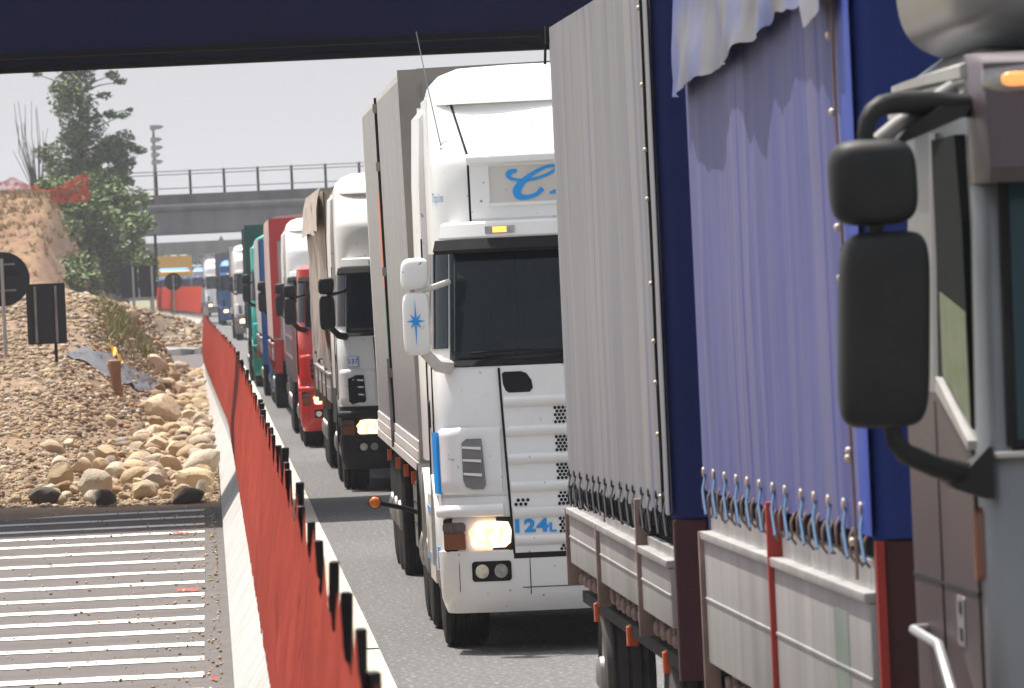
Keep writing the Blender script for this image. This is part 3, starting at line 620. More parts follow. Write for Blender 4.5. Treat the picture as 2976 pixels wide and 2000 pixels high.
for x in (-.68, .05): b = MB(); b.box(x, x + .66, -.02, .02, 1.85, 3.12); b.build('sign_face', 'sign_back', t)
for x in (-.2, .56): b = MB(); b.tube([(x, -.06, .0), (x, -.06, 3.1)], .05, 8); b.build('post', 'galv', t)
t = empty('pole', (-2.62, 447, 0), 'slim dark pole rising to the underside of the concrete overpass', 'pole'); b = MB(); b.tube([(0, 0, -.05), (0, 0, 5.03)], .10, 10, .08); b.build('shaft', 'chassis', t)
t = empty('signal_mast', (-2.55, 464, 6.67), 'grey mast carrying a stack of floodlights above the overpass railing', 'mast')
b = MB(); b.tube([(0, 0, 0), (0, 0, 4.6)], .14, 10, .07); b.build('pole', 'steel_grey', t)
for z, w in ((4.45, .62), (3.75, .5), (3.3, .55), (2.9, .35), (2.5, .5)):
    b = MB(); b.prism([(-.18, z - .14), (w * .6, z - .10), (w, z + .05), (w * .6, z + .14), (-.18, z + .14)], 'y', -.14, .14); b.build('floodlight', 'galv', t)

# ================================================================ LORRIES
# cab skin: front faces -y, origin on the road under the middle of the front; t in [-1, 1] runs round the front, |t| > 1 along the sides
ZS = [.25, .35, .62, .9, 1.0, 1.2, 1.8, 1.86, 2.2, 2.56, 2.75, 3.10, 3.16, 3.55, 3.62]
Y0 = [.10, .03, .00, .02, .04, .05, .10, .13, .20, .28, .29, .34, .37, .72, .95]
HW = [1.20, 1.24, 1.25, 1.25, 1.25, 1.25, 1.25, 1.24, 1.225, 1.21, 1.21, 1.21, 1.21, 1.2, 1.1]
CR = [.28, .30, .32, .35, .36, .40, .42, .42, .42, .42, .42, .44, .44, .5, .5]
NN = [5, 5.5, 5.5, 4.6, 4.0, 3.6, 3.4, 3.3, 3.2, 3.1, 3.1, 3.1, 3.1, 3.0, 3.0]
def skin_raw(t, z):
    y0, hw, c, n = itp(z, ZS, Y0), itp(z, ZS, HW), itp(z, ZS, CR), itp(z, ZS, NN)
    tt = min(max(t, -1), 1); ph = tt * math.pi / 2; s, k = math.sin(ph), max(math.cos(ph), 0.0)
    x = hw * math.copysign(abs(s) ** (2 / n), s); y = y0 + c * (1 - k ** (2 / n)) + .05 * (abs(x) / hw) ** 2
    if abs(t) > 1: y += abs(t) - 1
    return Vector((x, y, z))
def skin(t, z, o=0.0):
    p = skin_raw(t, z)
    if o:
        d = skin_raw(t + .01, z) - skin_raw(t - .01, z); e = skin_raw(t, z + .01) - skin_raw(t, z - .01)
        nrm = d.cross(e).normalized(); p = p + nrm * o
    return tuple(p)
def tx(x, z):                                               # local x -> t
    hw, n = itp(z, ZS, HW), itp(z, ZS, NN); return math.copysign(2 / math.pi * math.asin(min(abs(x) / hw, 1) ** (n / 2)), x)
def skx(x, z, o=0.0): return skin(tx(x, z), z, o)
TT = list(np.linspace(-1, 1, 33))
def wheel(par, x, y, r=.5, w=.30, side=-1, m='rubber'):
    h = w / 2; g_ = .012
    prof = [(.27, -h + .02), (r * .8, -h), (r * .95, -h + .012), (r, -h + .04)]
    for q in (-.25, .0, .25): prof += [(r, q * w - .012), (r - g_, q * w - .008), (r - g_, q * w + .008), (r, q * w + .012)]
    prof += [(r, h - .04), (r * .95, h - .012), (r * .8, h), (.27, h - .02)]
    b = MB(); b.lathe(prof, (x, y, r), 'x', 40); t = b.build('wheel', m, par, smooth=30)
    b = MB(); s = side; b.lathe([(.275 * r / .5, s * (h - .015)), (.25 * r / .5, s * (h - .05)), (.22 * r / .5, s * (h - .10)), (.13 * r / .5, s * (h - .07)), (.12 * r / .5, s * (h + .01)), (.05, s * (h + .03)), (.01, s * (h + .03))], (x, y, r), 'x', 24); b.build('rim', 'rim', t)
    return t
def mirror_set(par, x, y, m, big=(.088, .07, .20), zb=2.108, small=(.09, .075, .10), zs=2.426, arm='chassis', side=-1):
    p = None
    b = MB(); b.sell((x, y, zb), big, .40, .5, 28, 20); o = b.build('mirror_housing', m, par, smooth=80)
    b = MB(); b.box(x - big[0] * .85, x + big[0] * .85, y + big[1] * 1.0, y + big[1] * 1.03, zb - big[2] * .85, zb + big[2] * .85); b.build('mirror_glass', 'clear_lens', o)
    b = MB(); b.sell((x, y, zs), small, .55, .6, 28, 20, tilt=.06); o = b.build('mirror_housing', m, par, smooth=80)
    b = MB(); b.box(x - small[0] * .8, x + small[0] * .8, y + small[1] * 1.0, y + small[1] * 1.03, zs - small[2] * .8, zs + small[2] * .8); b.build('mirror_glass', 'clear_lens', o)
    b = MB(); xi = -side * .24 + x
    b.tube([(x + .02, y, zs - small[2] * .8), (x + .03, y, zb + big[2] * .9)], .022, 8)
    b.tube([(x + .03, y, (zs - small[2] + zb + big[2]) / 2), (x + .12, y + .03, zs - small[2] + .01), (xi - side * -.02, y + .10, zs - small[2] + .04)], .02, 8)
    b.build('mirror_arm', arm, par)
    b = MB(); b.tube([(x + .04, y, zb - big[2] * .92), (x + .12, y + .02, zb - big[2] - .07), (xi - side * -.02, y + .12, zb - big[2] - .09)], .032, 8, .05); b.build('mirror_arm', arm, par)
def star(x, y, z, s):
    P = []
    for k in range(16):
        a = math.pi / 2 + 2 * math.pi * k / 16
        rr = (.21 if k % 8 == 0 else .105 if k % 4 == 0 else .085) * s / .21 if k % 2 == 0 else .03 * s / .21
        P.append((x + rr * math.cos(a), z + rr * math.sin(a) * (1 if k % 8 else (.9 if k == 0 else 1.0))))
    return P
def ribbon_letter(b, fn, pts, ws, o1):
    pts = [Vector((p[0], p[1], 0)) for p in pts]; n = len(pts); L_, R_ = [], []
    for i, p in enumerate(pts):
        d = (pts[min(i + 1, n - 1)] - pts[max(i - 1, 0)]).normalized(); q = Vector((-d.y, d.x, 0)) * ws[i] / 2; L_.append(p + q); R_.append(p - q)
    A = []
    for a, c in zip(L_, R_): A += [fn(a.x, a.y, o1), fn(c.x, c.y, o1)]
    b.add(A, [(2 * i, 2 * i + 1, 2 * i + 3, 2 * i + 2) for i in range(n - 1)])
def crom(P, n=8):
    o = []; Q = [P[0]] + list(P) + [P[-1]]
    for i in range(1, len(Q) - 2):
        p0_, p1, p2, p3 = [np.array(Q[i + k], float) for k in (-1, 0, 1, 2)]
        for k in range(n):
            t = k / n; o.append(tuple(.5 * (2 * p1 + (p2 - p0_) * t + (2 * p0_ - 5 * p1 + 4 * p2 - p3) * t * t + (3 * p1 - p0_ - 3 * p2 + p3) * t ** 3)))
    o.append(tuple(P[-1])); return o

def lorry(name, loc, label, paint='white', low='white', grille='white', roof='high', rooft='white', mirror='mirror_plastic', lights=True, rz=0.0, detail=0, axles=(1.42, 4.9), group=None, visor='chassis', glass='glass', length=6.2, rear_h=None, screen_top=2.57):
    L = empty(name, loc, label, 'lorry', rz, group)
    ztop = {'high': 3.5, 'mid': 3.05, 'low': 2.70}[roof]
    # cab shell
    zs = [z for z in (1.0, 1.2, 1.5, 1.8, 1.86, 2.0, 2.2, 2.4, 2.56, 2.75, 2.95, 3.10, 3.16, 3.3, 3.42, 3.55) if z <= ztop + .06]
    rings = [[skin(t, z) for t in TT] + [(itp(z, ZS, HW), 1.5, z), (itp(z, ZS, HW), 2.28, z), (-itp(z, ZS, HW), 2.28, z), (-itp(z, ZS, HW), 1.5, z)] for z in zs]
    zl = zs[-1]; rings.append([(p[0] * .93, p[1] * .8 + .4, zl + .06) for p in rings[-1]])
    cb = MB().loft(rings)
    if detail:                                              # real opening behind the windscreen of the leading lorry
        nr = len(rings[0]); iz = [i for i, z in enumerate(zs) if 1.855 <= z <= 2.565]
        drop = {(a, i) for a in iz[:-1] for i in range(len(TT) - 1) if abs(TT[i] + TT[i + 1]) / 2 < .60}
        cb.f = [f for f in cb.f if not (len(f) == 4 and (f[0] // nr, f[0] % nr) in drop and f[3] // nr == f[0] // nr + 1)]
    cb.build('cab', paint, L, smooth=35, fix=not detail)
    if detail:
        b = MB(); b.loft([[(-1.08, .35, z), (1.08, .35, z), (1.08, y, z + .0), (-1.08, y, z)] for z, y in ((1.55, .6), (1.80, .75), (1.86, .95))]); b.build('dashboard', 'steel_grey', L, bevel=.02)
        for x in (-.62, .62):
            b = MB(); b.cham(x - .25, x + .25, 1.45, 1.62, 1.5, 2.25, .05); b.cham(x - .13, x + .13, 1.47, 1.58, 2.26, 2.47, .04); b.build('seat', 'pale_grey', L)
        b = MB(); b.tube([(.62 + .21 * math.cos(q), .86 + .10 * math.sin(q), 1.97 + .16 * math.sin(q)) for q in np.linspace(0, 6.2832, 20)], .016, 6); b.build('steering_wheel', 'chassis', L)
        b = MB(); b.box(-1.15, 1.15, 2.1, 2.13, 1.6, 2.7); b.build('rear_curtain', 'panel_front', L)
        b = MB(); b.box(-.78, -.45, .55, .57, 1.868, 1.97); b.build('dash_card', 'dirty_white', L)
        b = MB(); b.tube([(-.70, .40, 2.52), (-.69, .42, 2.2), (-.71, .45, 1.88)], .004, 5); b.build('cable', 'chassis', L)
    # panel under the grille and bumper
    MB().loft([[skin(t, z) for t in TT] + [(1.2, .86, z), (-1.2, .86, z)] for z in (.62, .8, .9, .998)]).build('front_panel', low, L)
    MB().loft([[skin(t, z, .016) for t in TT] + [(1.2, .80, z), (-1.2, .80, z)] for z in (.27, .30, .36, .45, .62, .655)]).build('bumper', low, L, smooth=30)
    b = MB()
    b.box(-.5, .5, .7, length, .55, .95); b.box(-1.2, 1.2, .86, 2.28, .50, .985); b.box(-1.12, 1.12, .1, length - .3, .36, .56); b.box(-.9, .9, 1.2, 2.4, .40, .62)  # wide low box is an added undertray that blocks light under the lorry
    b.build('chassis', 'chassis', L)
    # windscreen with its dark surround, bar above it and sun visor
    MB().patch(lambda u, v, o: skx(u * (itp(v, ZS, HW) - .105), v, o), -1, 1, 1.835, screen_top, 24, 8, .010, .002).build('windscreen', 'tinted_glass' if detail else glass, L, smooth=80)
    b = MB(); b.patch(lambda u, v, o: skx(u * (itp(v, ZS, HW) - .10), v, o), -1, 1, 1.818, 1.855, 24, 1, .016, 0); b.build('windscreen_seal', 'chassis', L)
    if roof != 'low':
        b = MB(); b.loft([[skx(u * 1.10, z, o) for u in np.linspace(-1, 1, 25)] + [skx(u * 1.10, z, .0) for u in np.linspace(1, -1, 25)] for z, o in ((2.628, .12), (2.64, .125), (2.72, .10), (2.738, .06))]); b.build('roof_bar', rooft, L)
        for s in (-1, 1):
            for q in ((.745,) if not detail else (.765,)):
                b = MB(); b.patch(lambda u, v, o: skx(s * q + u * .085, v, o), -1, 1, 2.655, 2.70, 4, 1, .128, .10); o = b.build('marker_lamp', 'clear_lens', L); b = MB(); b.patch(lambda u, v, o: skx(s * q + u * .04, v, o), -1, 1, 2.66, 2.695, 2, 1, .133, .127); b.build('lens', 'amber_lit', o)
    b = MB(); b.loft([[skx(u * 1.115, z, o) for u in np.linspace(-1, 1, 29)] + [skx(u * 1.115, z, o - .03) for u in np.linspace(1, -1, 29)] for z, o in ((2.515, .15), (2.53, .16), (2.624, .13))]); b.build('sun_visor', visor, L)
    # side windows (door glass), door seams, handles
    for s in (-1, 1):
        b = MB(); b.patch(lambda u, v, o: skin(s * u, v, o if s > 0 else o), .69, 1.95, 1.94, 2.545, 16, 5, .008, -.01); b.build('side_window', 'glass', L, smooth=60)
        b = MB(); b.box(s * 1.245, s * 1.262, 1.40, 1.60, 1.53, 1.60) if not detail else b.prism(rrect(1.42, 1.60, 1.42, 1.60, .04), 'x', s * 1.245, s * 1.264); b.build('door_handle', 'chassis', L)
        b = MB(); b.tube([(s * 1.252, .62, 1.86), (s * 1.257, .62, 1.25), (s * 1.255, .8, 1.08)], .006, 5); b.tube([(s * 1.252, 1.72, 2.65), (s * 1.257, 1.72, 1.1)], .006, 5); b.build('door_seam', 'chassis', L)
        b = MB()                                             # wheel arch
        arc = [(1.42 + rr * math.cos(a), .52 + rr * math.sin(a)) for rr, A in ((.60, np.linspace(math.pi * 1.0, 0, 20)), (.545, np.linspace(0, math.pi * 1.0, 20))) for a in A]
        b.prism(arc, 'x', s * .92, s * 1.265); b.build('wheel_arch', low, L)
    # roof gear
    if roof == 'high':
        rr = []
        for z, hw, ya, yb in ((3.50, 1.19, .66, 2.35), (3.56, 1.195, .70, 2.36), (3.63, 1.17, .82, 2.36), (3.70, 1.10, 1.02, 2.34), (3.745, .98, 1.30, 2.3), (3.76, .7, 1.55, 2.2)):
            rr.append([(hw * math.copysign(abs(math.sin(a)) ** .5, math.sin(a)), ya + (yb - ya) * (.5 - .5 * math.copysign(abs(math.cos(a)) ** .45, math.cos(a))), z) for a in np.linspace(0, 2 * math.pi, 49)[:-1]])
        MB().loft(rr).build('roof_deflector', rooft, L, smooth=40)
        for s in (-1, 1):
            b = MB(); b.loft([[(s * 1.15, 1.75, z), (s * x, 1.78, z), (s * (x + .03), 2.0, z), (s * (x + .03), 2.55, z), (s * 1.22, 2.56, z)] for z, x in ((1.2, 1.25), (2.0, 1.255), (3.0, 1.25), (3.44, 1.23), (3.52, 1.16))]); b.build('side_fairing', paint, L, smooth=30)
    elif roof == 'mid':
        rr = [[(hw * math.copysign(abs(math.sin(a)) ** .5, math.sin(a)), ya + (yb - ya) * (.5 - .5 * math.copysign(abs(math.cos(a)) ** .45, math.cos(a))), z) for a in np.linspace(0, 2 * math.pi, 33)[:-1]] for z, hw, ya, yb in ((3.0, 1.17, .45, 2.3), (3.15, 1.15, .7, 2.32), (3.3, 1.08, 1.1, 2.3), (3.4, .9, 1.5, 2.2))]
        MB().loft(rr).build('roof_deflector', rooft, L, smooth=40)
    # grille with ribs
    xg = .835
    b = MB(); b.patch(lambda u, v, o: skx(u * (xg - .035 * (1.82 - v)), v, o), -1, 1, .63, 1.808, 20, 10, .014, 0); G = b.build('grille', grille, L)
    b = MB()
    for z in (1.585, 1.40, 1.224, 1.046, .882, .709): b.loft([[skx(u * (xg - .035 * (1.82 - z) - .012), z + dz, o) for u in np.linspace(-1, 1, 21)] for dz, o in ((-.035, .014), (-.028, .034), (.0, .048), (.028, .040), (.035, .014))], closed=False)
    b.build('slats', grille, G, smooth=60)
    b = MB(); 
    b.patch(lambda u, v, o: skx(u * (xg - .035 * (1.82 - v)) + .0, v, o), -1.012, -.994, .63, 1.80, 1, 10, .017, .0); b.patch(lambda u, v, o: skx(u * (xg - .035 * (1.82 - v)) + .0, v, o), .994, 1.012, .63, 1.80, 1, 10, .017, .0)
    b.patch(lambda u, v, o: skx(u * .8, v, o), -1, 1, .60, .632, 12, 1, .018, 0)
    b.build('grille_gap', 'chassis', G)
    if detail:
        b = MB()
        for z0, z1 in ((1.437, 1.549), (1.260, 1.364), (1.083, 1.188), (.919, 1.010), (.747, .847), (.636, .676)):
            rows = max(1, int(round((z1 - z0) / .0215)))
            for r_ in range(rows):
                zc = z0 + (r_ + .5) * (z1 - z0) / rows
                for k in range(-20, 21):
                    xc = k * .0248 + (.0124 if r_ % 2 else 0)
                    P_ = [(xc + .0112 * math.cos(R(60 * j + 30)), zc + .0112 * math.sin(R(60 * j + 30))) for j in range(6)]
                    b.outline(skx, P_, .0165, .012)
        for k in range(3):
            for r_ in range(2): b.outline(skx, [(-.77 + k * .03 + .015 * r_ + .0115 * math.cos(R(60 * j + 30)), .935 + .026 * r_ + .0115 * math.sin(R(60 * j + 30))) for j in range(6)], .0165, .012)
        b.build('hex_mesh', 'chassis', G, smooth=0)
        for s in (-1, 1): b = MB(); b.outline(skx, [(s * (1.25 - x) , z) for x, z in ((.450, 1.66), (.47, 1.645), (.60, 1.645), (.622, 1.67), (.615, 1.72), (.585, 1.765), (.55, 1.778), (.445, 1.778), (.432, 1.765), (.436, 1.70))], .018, .0); b.build('grille_opening', 'chassis', G, smooth=0)
        V_, F_ = text_faces('124', .108, .0055, 0, .002); b = MB(); b.add([skx(-.69 + v[0] * 1.25, .796 + v[1], .019 + v[2]) for v in V_], F_)
        V_, F_ = text_faces('L', .078, .003, 0, .002); b.add([skx(-.548 + v[0] * 1.2, .782 + v[1], .019 + v[2]) for v in V_], F_); b.build('model_number', 'blue_mark', G, smooth=0)
    # air vents at the corners
    for s in (-1, 1):
        b = MB(); f_ = lambda u, v, o: skx(s * (1.25 - u), v, o)
        b.loft([[f_(x_ + (.02 if z_ > 1.42 or z_ < 1.02 else 0), z_, o_ * (.35 if z_ > 1.42 or z_ < 1.02 else 1)) for x_, o_ in ((.02, .01), (.05, .035), (.12, .045), (.16, .04), (.25, .02), (.40, .010))] for z_ in (1.01, 1.03, 1.1, 1.3, 1.38, 1.415, 1.435)], closed=False); v_ = b.build('air_vent', paint, L, smooth=60)
        b = MB(); b.outline(f_, [(.17, 1.10), (.185, 1.055), (.22, 1.04), (.285, 1.04), (.30, 1.07), (.285, 1.36), (.20, 1.36), (.172, 1.335)], .044, .01); b.build('vent_recess', 'steel_grey' if detail else 'chassis', v_, smooth=0)
        b = MB()
        for zz in (1.13, 1.22, 1.30): b.outline(f_, [(.178, zz), (.285, zz - .012), (.285, zz + .006), (.178, zz + .014)], .055, .04)
        b.build('louvre', paint, v_, smooth=0)
        if detail: b = MB(); b.patch(f_, .010, .03, 1.02, 1.41, 2, 8, .038, .0); b.build('blue_stripe', 'blue_mark', v_)
    # headlights
    for s in (-1, 1):
        f_ = lambda u, v, o: skx(s * (1.25 - u), v, o)
        b = MB(); b.outline(f_, rrect(.03, .455, .652, .862, .02), .019, .0); H = b.build('headlight', 'chassis', L)
        b = MB(); b.outline(f_, rrect(.035, .155, .665, .77, .01), .024, .01); b.build('indicator_lens', 'brown_lens', H)
        b = MB(); b.outline(f_, rrect(.03, .16, .772, .835, .02), .026, .01); b.build('indicator_lens', 'clear_lens', H)
        b = MB(); b.outline(f_, [(.19, .69), (.215, .672), (.40, .672), (.435, .70), (.442, .78), (.425, .83), (.30, .842), (.22, .83), (.205, .80), (.178, .77), (.195, .73)], .026, .01); b.build('headlight_lens', 'headlight' if lights else 'clear_lens', H)
        b = MB(); b.outline(f_, rrect(.187, .432, .462, .59, .02), .024, .01); F = b.build('fog_lamp', 'chassis', L)
        for xc in (.25, .367):
            b = MB(); b.outline(f_, [(xc + .042 * math.cos(a), .527 + .045 * math.sin(a)) for a in np.linspace(0, 6.283, 17)[:-1]], .028, .02); b.build('fog_lens', 'clear_lens', F)
        mirror_set(L, s * 1.345, .20, mirror, arm='dirty_white' if mirror == 'white' else 'chassis', side=s)
        for a in axles: wheel(L, s * 1.08, a, .5, .30, s)
        if detail:
            b = MB(); b.box(s * 1.252, s * 1.268, .10 + .33, .56, .54, .68); b.build('side_marker', 'pale_blue', L)
    for s in (-1, 1):
        f_ = lambda u, v, o: skx(s * (1.25 - u), v, o)
        b = MB(); b.loft([[f_(x_, z_, o_) for x_ in np.linspace(.012, .40, 9)] for z_, o_ in ((.868, .018), (.875, .034), (.905, .04), (.935, .034), (.95, .004))], closed=False); b.build('lamp_ledge', low, L, smooth=60)
        b = MB(); b.tube([f_(.55, z_, .017) for z_ in (.37, .5, .64)], .003, 5); b.tube([f_(.11, z_, .017) for z_ in (.40, .5, .64)], .0025, 5); b.tube([f_(x_, .415 + .02 * (x_ < .5), .018) for x_ in np.linspace(.5, 1.25, 8)], .003, 5); b.build('bumper_seam', 'chassis', L)
    b = MB(); b.tube([skx(-1.0, 1.90, .03), skx(-.7, 1.912, .03), skx(-.45, 1.90, .03), skx(-.30, 1.86, .03)], .009, 6); b.tube([skx(-.62, 1.905, .034), skx(-.40, 1.87, .034), skx(-.3, 1.83, .03)], .007, 6)
    b.tube([skx(.0, 1.90, .03), skx(.35, 1.912, .03), skx(.6, 1.86, .03)], .009, 6); b.build('wiper', 'chassis', L)
    return L

def box_trailer(loc, label, L=13.6, W=2.55, z0=1.08, z1=3.86, side='panel_side', front='panel_front', rz=0.0, detail=0, wheels=(8.6, 9.9, 11.2)):
    T = empty('box_trailer', loc, label, 'trailer', rz); h = W / 2
    b = MB(); b.box(-h, h, .0, L, z0, z1); b.build('body', side, T, bevel=.02)
    b = MB(); b.box(-h + .11, h - .11, -.012, .004, z0 + .12, z1 - .25); b.build('front_wall', front, T)
    for x in (-h, h - .13): b = MB(); b.box(x - .004, x + .134, -.03, .05, z0 - .03, z1 + .012); b.build('corner_post', front, T)
    b = MB(); b.box(-h + .131, h - .131, -.034, .05, z1 - .26, z1 + .016); b.build('top_rail', front, T)
    b = MB()
    for k, z in enumerate((z0 - .03, z0 + .05, z0 + .12)): b.box(-h - .022 + .006 * k, -h + .001, -.02, L, z, z + .066)
    b.build('side_rail', 'dirty_white', T)
    b = MB()
    for k in range(46): b.box(-h - .0025, -h + .001, .3 + k * .285, .306 + k * .285, z0 + .2, z1 - .06)
    b.build('panel_seam', 'steel_grey', T)
    # side door line with hinges and a red and green tape beside it
    yd = L * .54
    D = MB(); D.box(-h - .02, -h + .001, yd - .03, yd + .02, z0 + .05, z1 - .02); dm = D.build('door_edge', 'chassis', T)
    b = MB()
    for z in (z0 + .12, z0 + .55, z0 + 1.35, z1 - .6, z1 - .14):
        b = MB(); b.box(-h - .034, -h + .001, yd - .10, yd - .032, z, z + .07); b.build('hinge', 'steel_grey', dm)
    b = MB(); b.tube([(-h - .028, yd - .06, z0 + .0), (-h - .03, yd - .06, z0 + .7)], .014, 6); b.build('latch_bar', 'steel_grey', dm)
    b = MB(); b.box(-h - .006, -h + .001, yd + .25, yd + 1.3, z0 + 1.25, z0 + 2.0); b.build('red_tape', 'orange_lens', T)
    b = MB(); b.box(-h - .006, -h + .001, yd + .25, yd + 1.1, z0 + .35, z0 + 1.1); b.build('green_tape', 'green_paint', T)
    b = MB(); b.box(-.5, .5, .4, L - .1, .70, z0 - .02); b.box(-1.1, 1.1, .2, L, z0 - .09, z0 - .001); b.build('underframe', 'chassis', T)
    if detail:
        b = MB(); b.prism(rrect(-h + .16, -h + .49, z1 - .20, z1 - .09, .01), 'y', -.06, -.0345); o = b.build('marker_lamp', 'steel_grey', T); b = MB(); b.box(-h + .29, -h + .38, -.068, -.0605, z1 - .175, z1 - .115); b.build('lens', 'amber_lit', o)
        for k, y in enumerate((.9, 3.0, 5.3, 7.9, 11)):
            b = MB(); b.box(-h + .0, -h + .035, y, y + .09, z0 - .19, z0 - .10); b.build('side_lamp', 'orange_lens', T)
        b = MB(); b.cham(-h + .02, -h + .5, 1.8, 3.6, .42, .93, .02); o = b.build('storage_box', 'steel_grey', T)
        b = MB(); b.box(-h + .012, -h + .0205, 1.85, 3.55, .60, .606); b.box(-h + .012, -h + .0205, 1.85, 3.55, .76, .766); b.build('lid_seam', 'chassis', o)
        b = MB(); b.box(-h + .1, -h + .9, 4.3, 4.33, .25, .95); b.build('mudflap', 'black_plastic', T)
    for y in wheels:
        for s in (-1, 1): wheel(T, s * 1.07, y, .5, .36, s)
    return T

def tarp_body(name, loc, label, cat, L, W, zb0, zb1, rail, zt, ztop, tarp='grey_tarp', front='navy_tarp', fpost='maroon', stakes=(), stake_m='rust_steel', rz=0.0, nl=14, wheels=(), wr=.36, board='board', hooks=True, flap=None, ztop_front=None, nose='chassis', seed=1, sc_amp=.012, parent=None, rope='rope', hemd=0.0):
    T = parent or empty(name, loc, label, cat, rz); h = W / 2
    for s in (-1, 1):                                       # tarpaulin sides with hanging folds and a scalloped hem
        b = MB(); NY, NZ = int(L / .045), 22; V = []
        for i in range(NY + 1):
            y = L * i / NY; hem = zt + hemd * y / L - .018 * abs(math.sin(math.pi * y * nl / L)) + .01 * fbm(y, 2 + seed) + (0 if 'beige' not in tarp else .05 * math.sin(y * 3) - .07 * abs(math.sin(y * 1.15)))
            for j in range(NZ + 1):
                v = j / NZ; z = hem + (ztop - hem) * v
                f = .45 * sc_amp * math.sin(y * 5.2 + 3.5 * fbm(y * .35, v * .7 + seed)) * (.3 + .7 * (1 - v)) * (.4 + fbm(y * .8, seed + 3) ** 2) + 1.8 * sc_amp * fbm(y * 2.3, v * .55, seed) + 2.6 * sc_amp * fbm(y * .6 + v * .7, v * .9, seed + 5) + .5 * sc_amp * fbm(y * 9, v * .8, seed)
                e = min(1, y / .12, (L - y) / .12) * min(1, (1 - v) / .06 + .2)
                V.append((s * (h + .014 + max(-.012, f * e)), y, z))
        n = NZ + 1; b.add(V, [(i * n + j, i * n + j + 1, (i + 1) * n + j + 1, (i + 1) * n + j) for i in range(NY) for j in range(NZ)]); b.build('tarpaulin_side', tarp, T, smooth=75, fix=False)
    b = MB(); b.loft([[(-h - .012, y, ztop - .01), (-h * .9, y, ztop + .05), (0, y, ztop + .10), (h * .9, y, ztop + .05), (h + .012, y, ztop - .01), (h - .02, y, ztop - .06), (-h + .02, y, ztop - .06)] for y in np.linspace(0.002, L - .002, 16)]); b.build('roof_sheet', tarp, T, smooth=30)
    b = MB(); b.loft([[(x, y_, z) for x, y_ in ((-h - .012, .07), (-h - .004, .012), (-h + .05, -.012), (0, -.03 + .01 * math.sin(z * 5)), (h - .05, -.012), (h + .004, .012), (h + .012, .07))] for z in np.linspace(zt - .03, ztop - .02, 14)], closed=False); b.build('tarpaulin_front', front, T, smooth=60)
    b = MB(); b.box(-h, h, L - .04, L - .01, zb0, ztop - .03); b.build('rear_wall', tarp, T)
    for x in (-h - .01, h - .13): b = MB(); b.cham(x, x + .14, -.005, .09, zb0 - .22, zt - .031, .008); b.build('corner_post', fpost, T)
    b = MB(); b.box(-h + .14, h - .14, .0, .05, zb0, zt + .2); b.build('front_board', fpost, T)
    ys = [.10] + list(stakes) + [L - .03]
    for s in (-1, 1):
        x = s * h
        def bx(b, o0, o1, *r): b.box(min(x + s * o0, x + s * o1), max(x + s * o0, x + s * o1), *r)
        for a, c in zip(ys, ys[1:]):
            b = MB(); bx(b, -.03, .026, a + .035, c - .035, zb0, rail - .022)
            o = b.build('dropside', board, T, bevel=.006)
            b = MB(); bx(b, -.03, .042, a + .03, c - .03, rail - .02, rail + .012); bx(b, -.03, .031, a + .035, c - .035, (zb0 + rail) / 2 - .006, (zb0 + rail) / 2 + .006); b.build('rail', board, o, bevel=.004)
            b = MB(); bx(b, -.04, -.006, a + .16, c - .02, rail + .013, zt + min(0, hemd) - .085); b.build('upper_board', board, o)
        b = MB(); bx(b, -.075, -.06, .1, L - .1, zb0, zt + .1); b.build('hem_gap_shade', 'dark_interior', T)  # near-black sheet: shade in the gap under the hem put into colour
        for y in list(stakes) + [L - .02]:
            b = MB(); bx(b, -.02, .046, y - .022, y + .022, zb0 - .12, rail + .01 if y != stakes[0] else zt + .0); b.build('stake', stake_m if y < L - .1 else 'rust_steel', T, bevel=.006)
            b = MB(); bx(b, -.05, -.012, y + .03, y + .155, rail + .013, zt + min(0, hemd) - .04); b.build('stake_pocket', 'dark_interior', T)
        if hooks and s < 0:                                  # rope lacing through the hem eyelets, hooks under the hem and the bed
            rm, em, hm_, km = None, None, None, None
            def rp(first, mk, loc):
                o = mk() if first is None else first.copy()
                if first is not None: COL.objects.link(o)
                o.location = loc; return o
            for k in range(nl):
                y = .25 + (L - .5) * k / (nl - 1) + random.uniform(-.07, .07); z = zt + hemd * y / L + .05
                o = rp(rm, lambda: MB().tube([(-.02, 0, 0), (-.036, -.05, -.06), (-.034, -.15, -.155)], .0058 if rope == 'rope' else .005, 6).build('rope', rope, T), (x, y, z)); rm = rm or o; o.parent = T
                o = rp(em, lambda: MB().lathe([(.010, 0), (.02, -.002), (.02, -.008), (.010, -.010)], (0, 0, 0), 'x', 12).build('eyelet', 'brass' if rope == 'rope' else 'dark_rope', T), (x - .022, y + .01, z + .012)); em = em or o; o.parent = T
            for k in range(int(L / .27)):
                y = .2 + k * .27 + random.uniform(-.03, .03); o = rp(hm_, lambda: MB().tube([(-.012, 0, .03), (-.026, -.004, .0), (-.026, -.006, -.06), (-.012, -.01, -.08)], .0055, 5).build('hem_hook', 'chassis' if rope != 'rope' else 'rust_steel', T), (x, y, zt + hemd * y / L - .03 + random.uniform(-.015, .015))); hm_ = hm_ or o; o.parent = T
            b = MB(); bx(b, -.10, -.03, .0, L, zb0 - .21, zb0 - .15); bx(b, -.20, -.10, .0, L, zb0 - .2, zb0 + .02); b.build('side_rail', 'chassis', T)
            for k in range(int(L / .42)):
                def mk(): 
                    b = MB(); b.sell((.035, 0, -.085), (.03, .055, .03), .7, .7, 10, 8); b.tube([(.03, .06, -.06), (.03, .16, -.0)], .016, 5); return b.build('tie_hook', 'rust_steel', T)
                o = rp(km, mk, (x, .3 + k * .42, zb0)); km = km or o; o.parent = T; o.rotation_euler.x = random.gauss(0, .35)
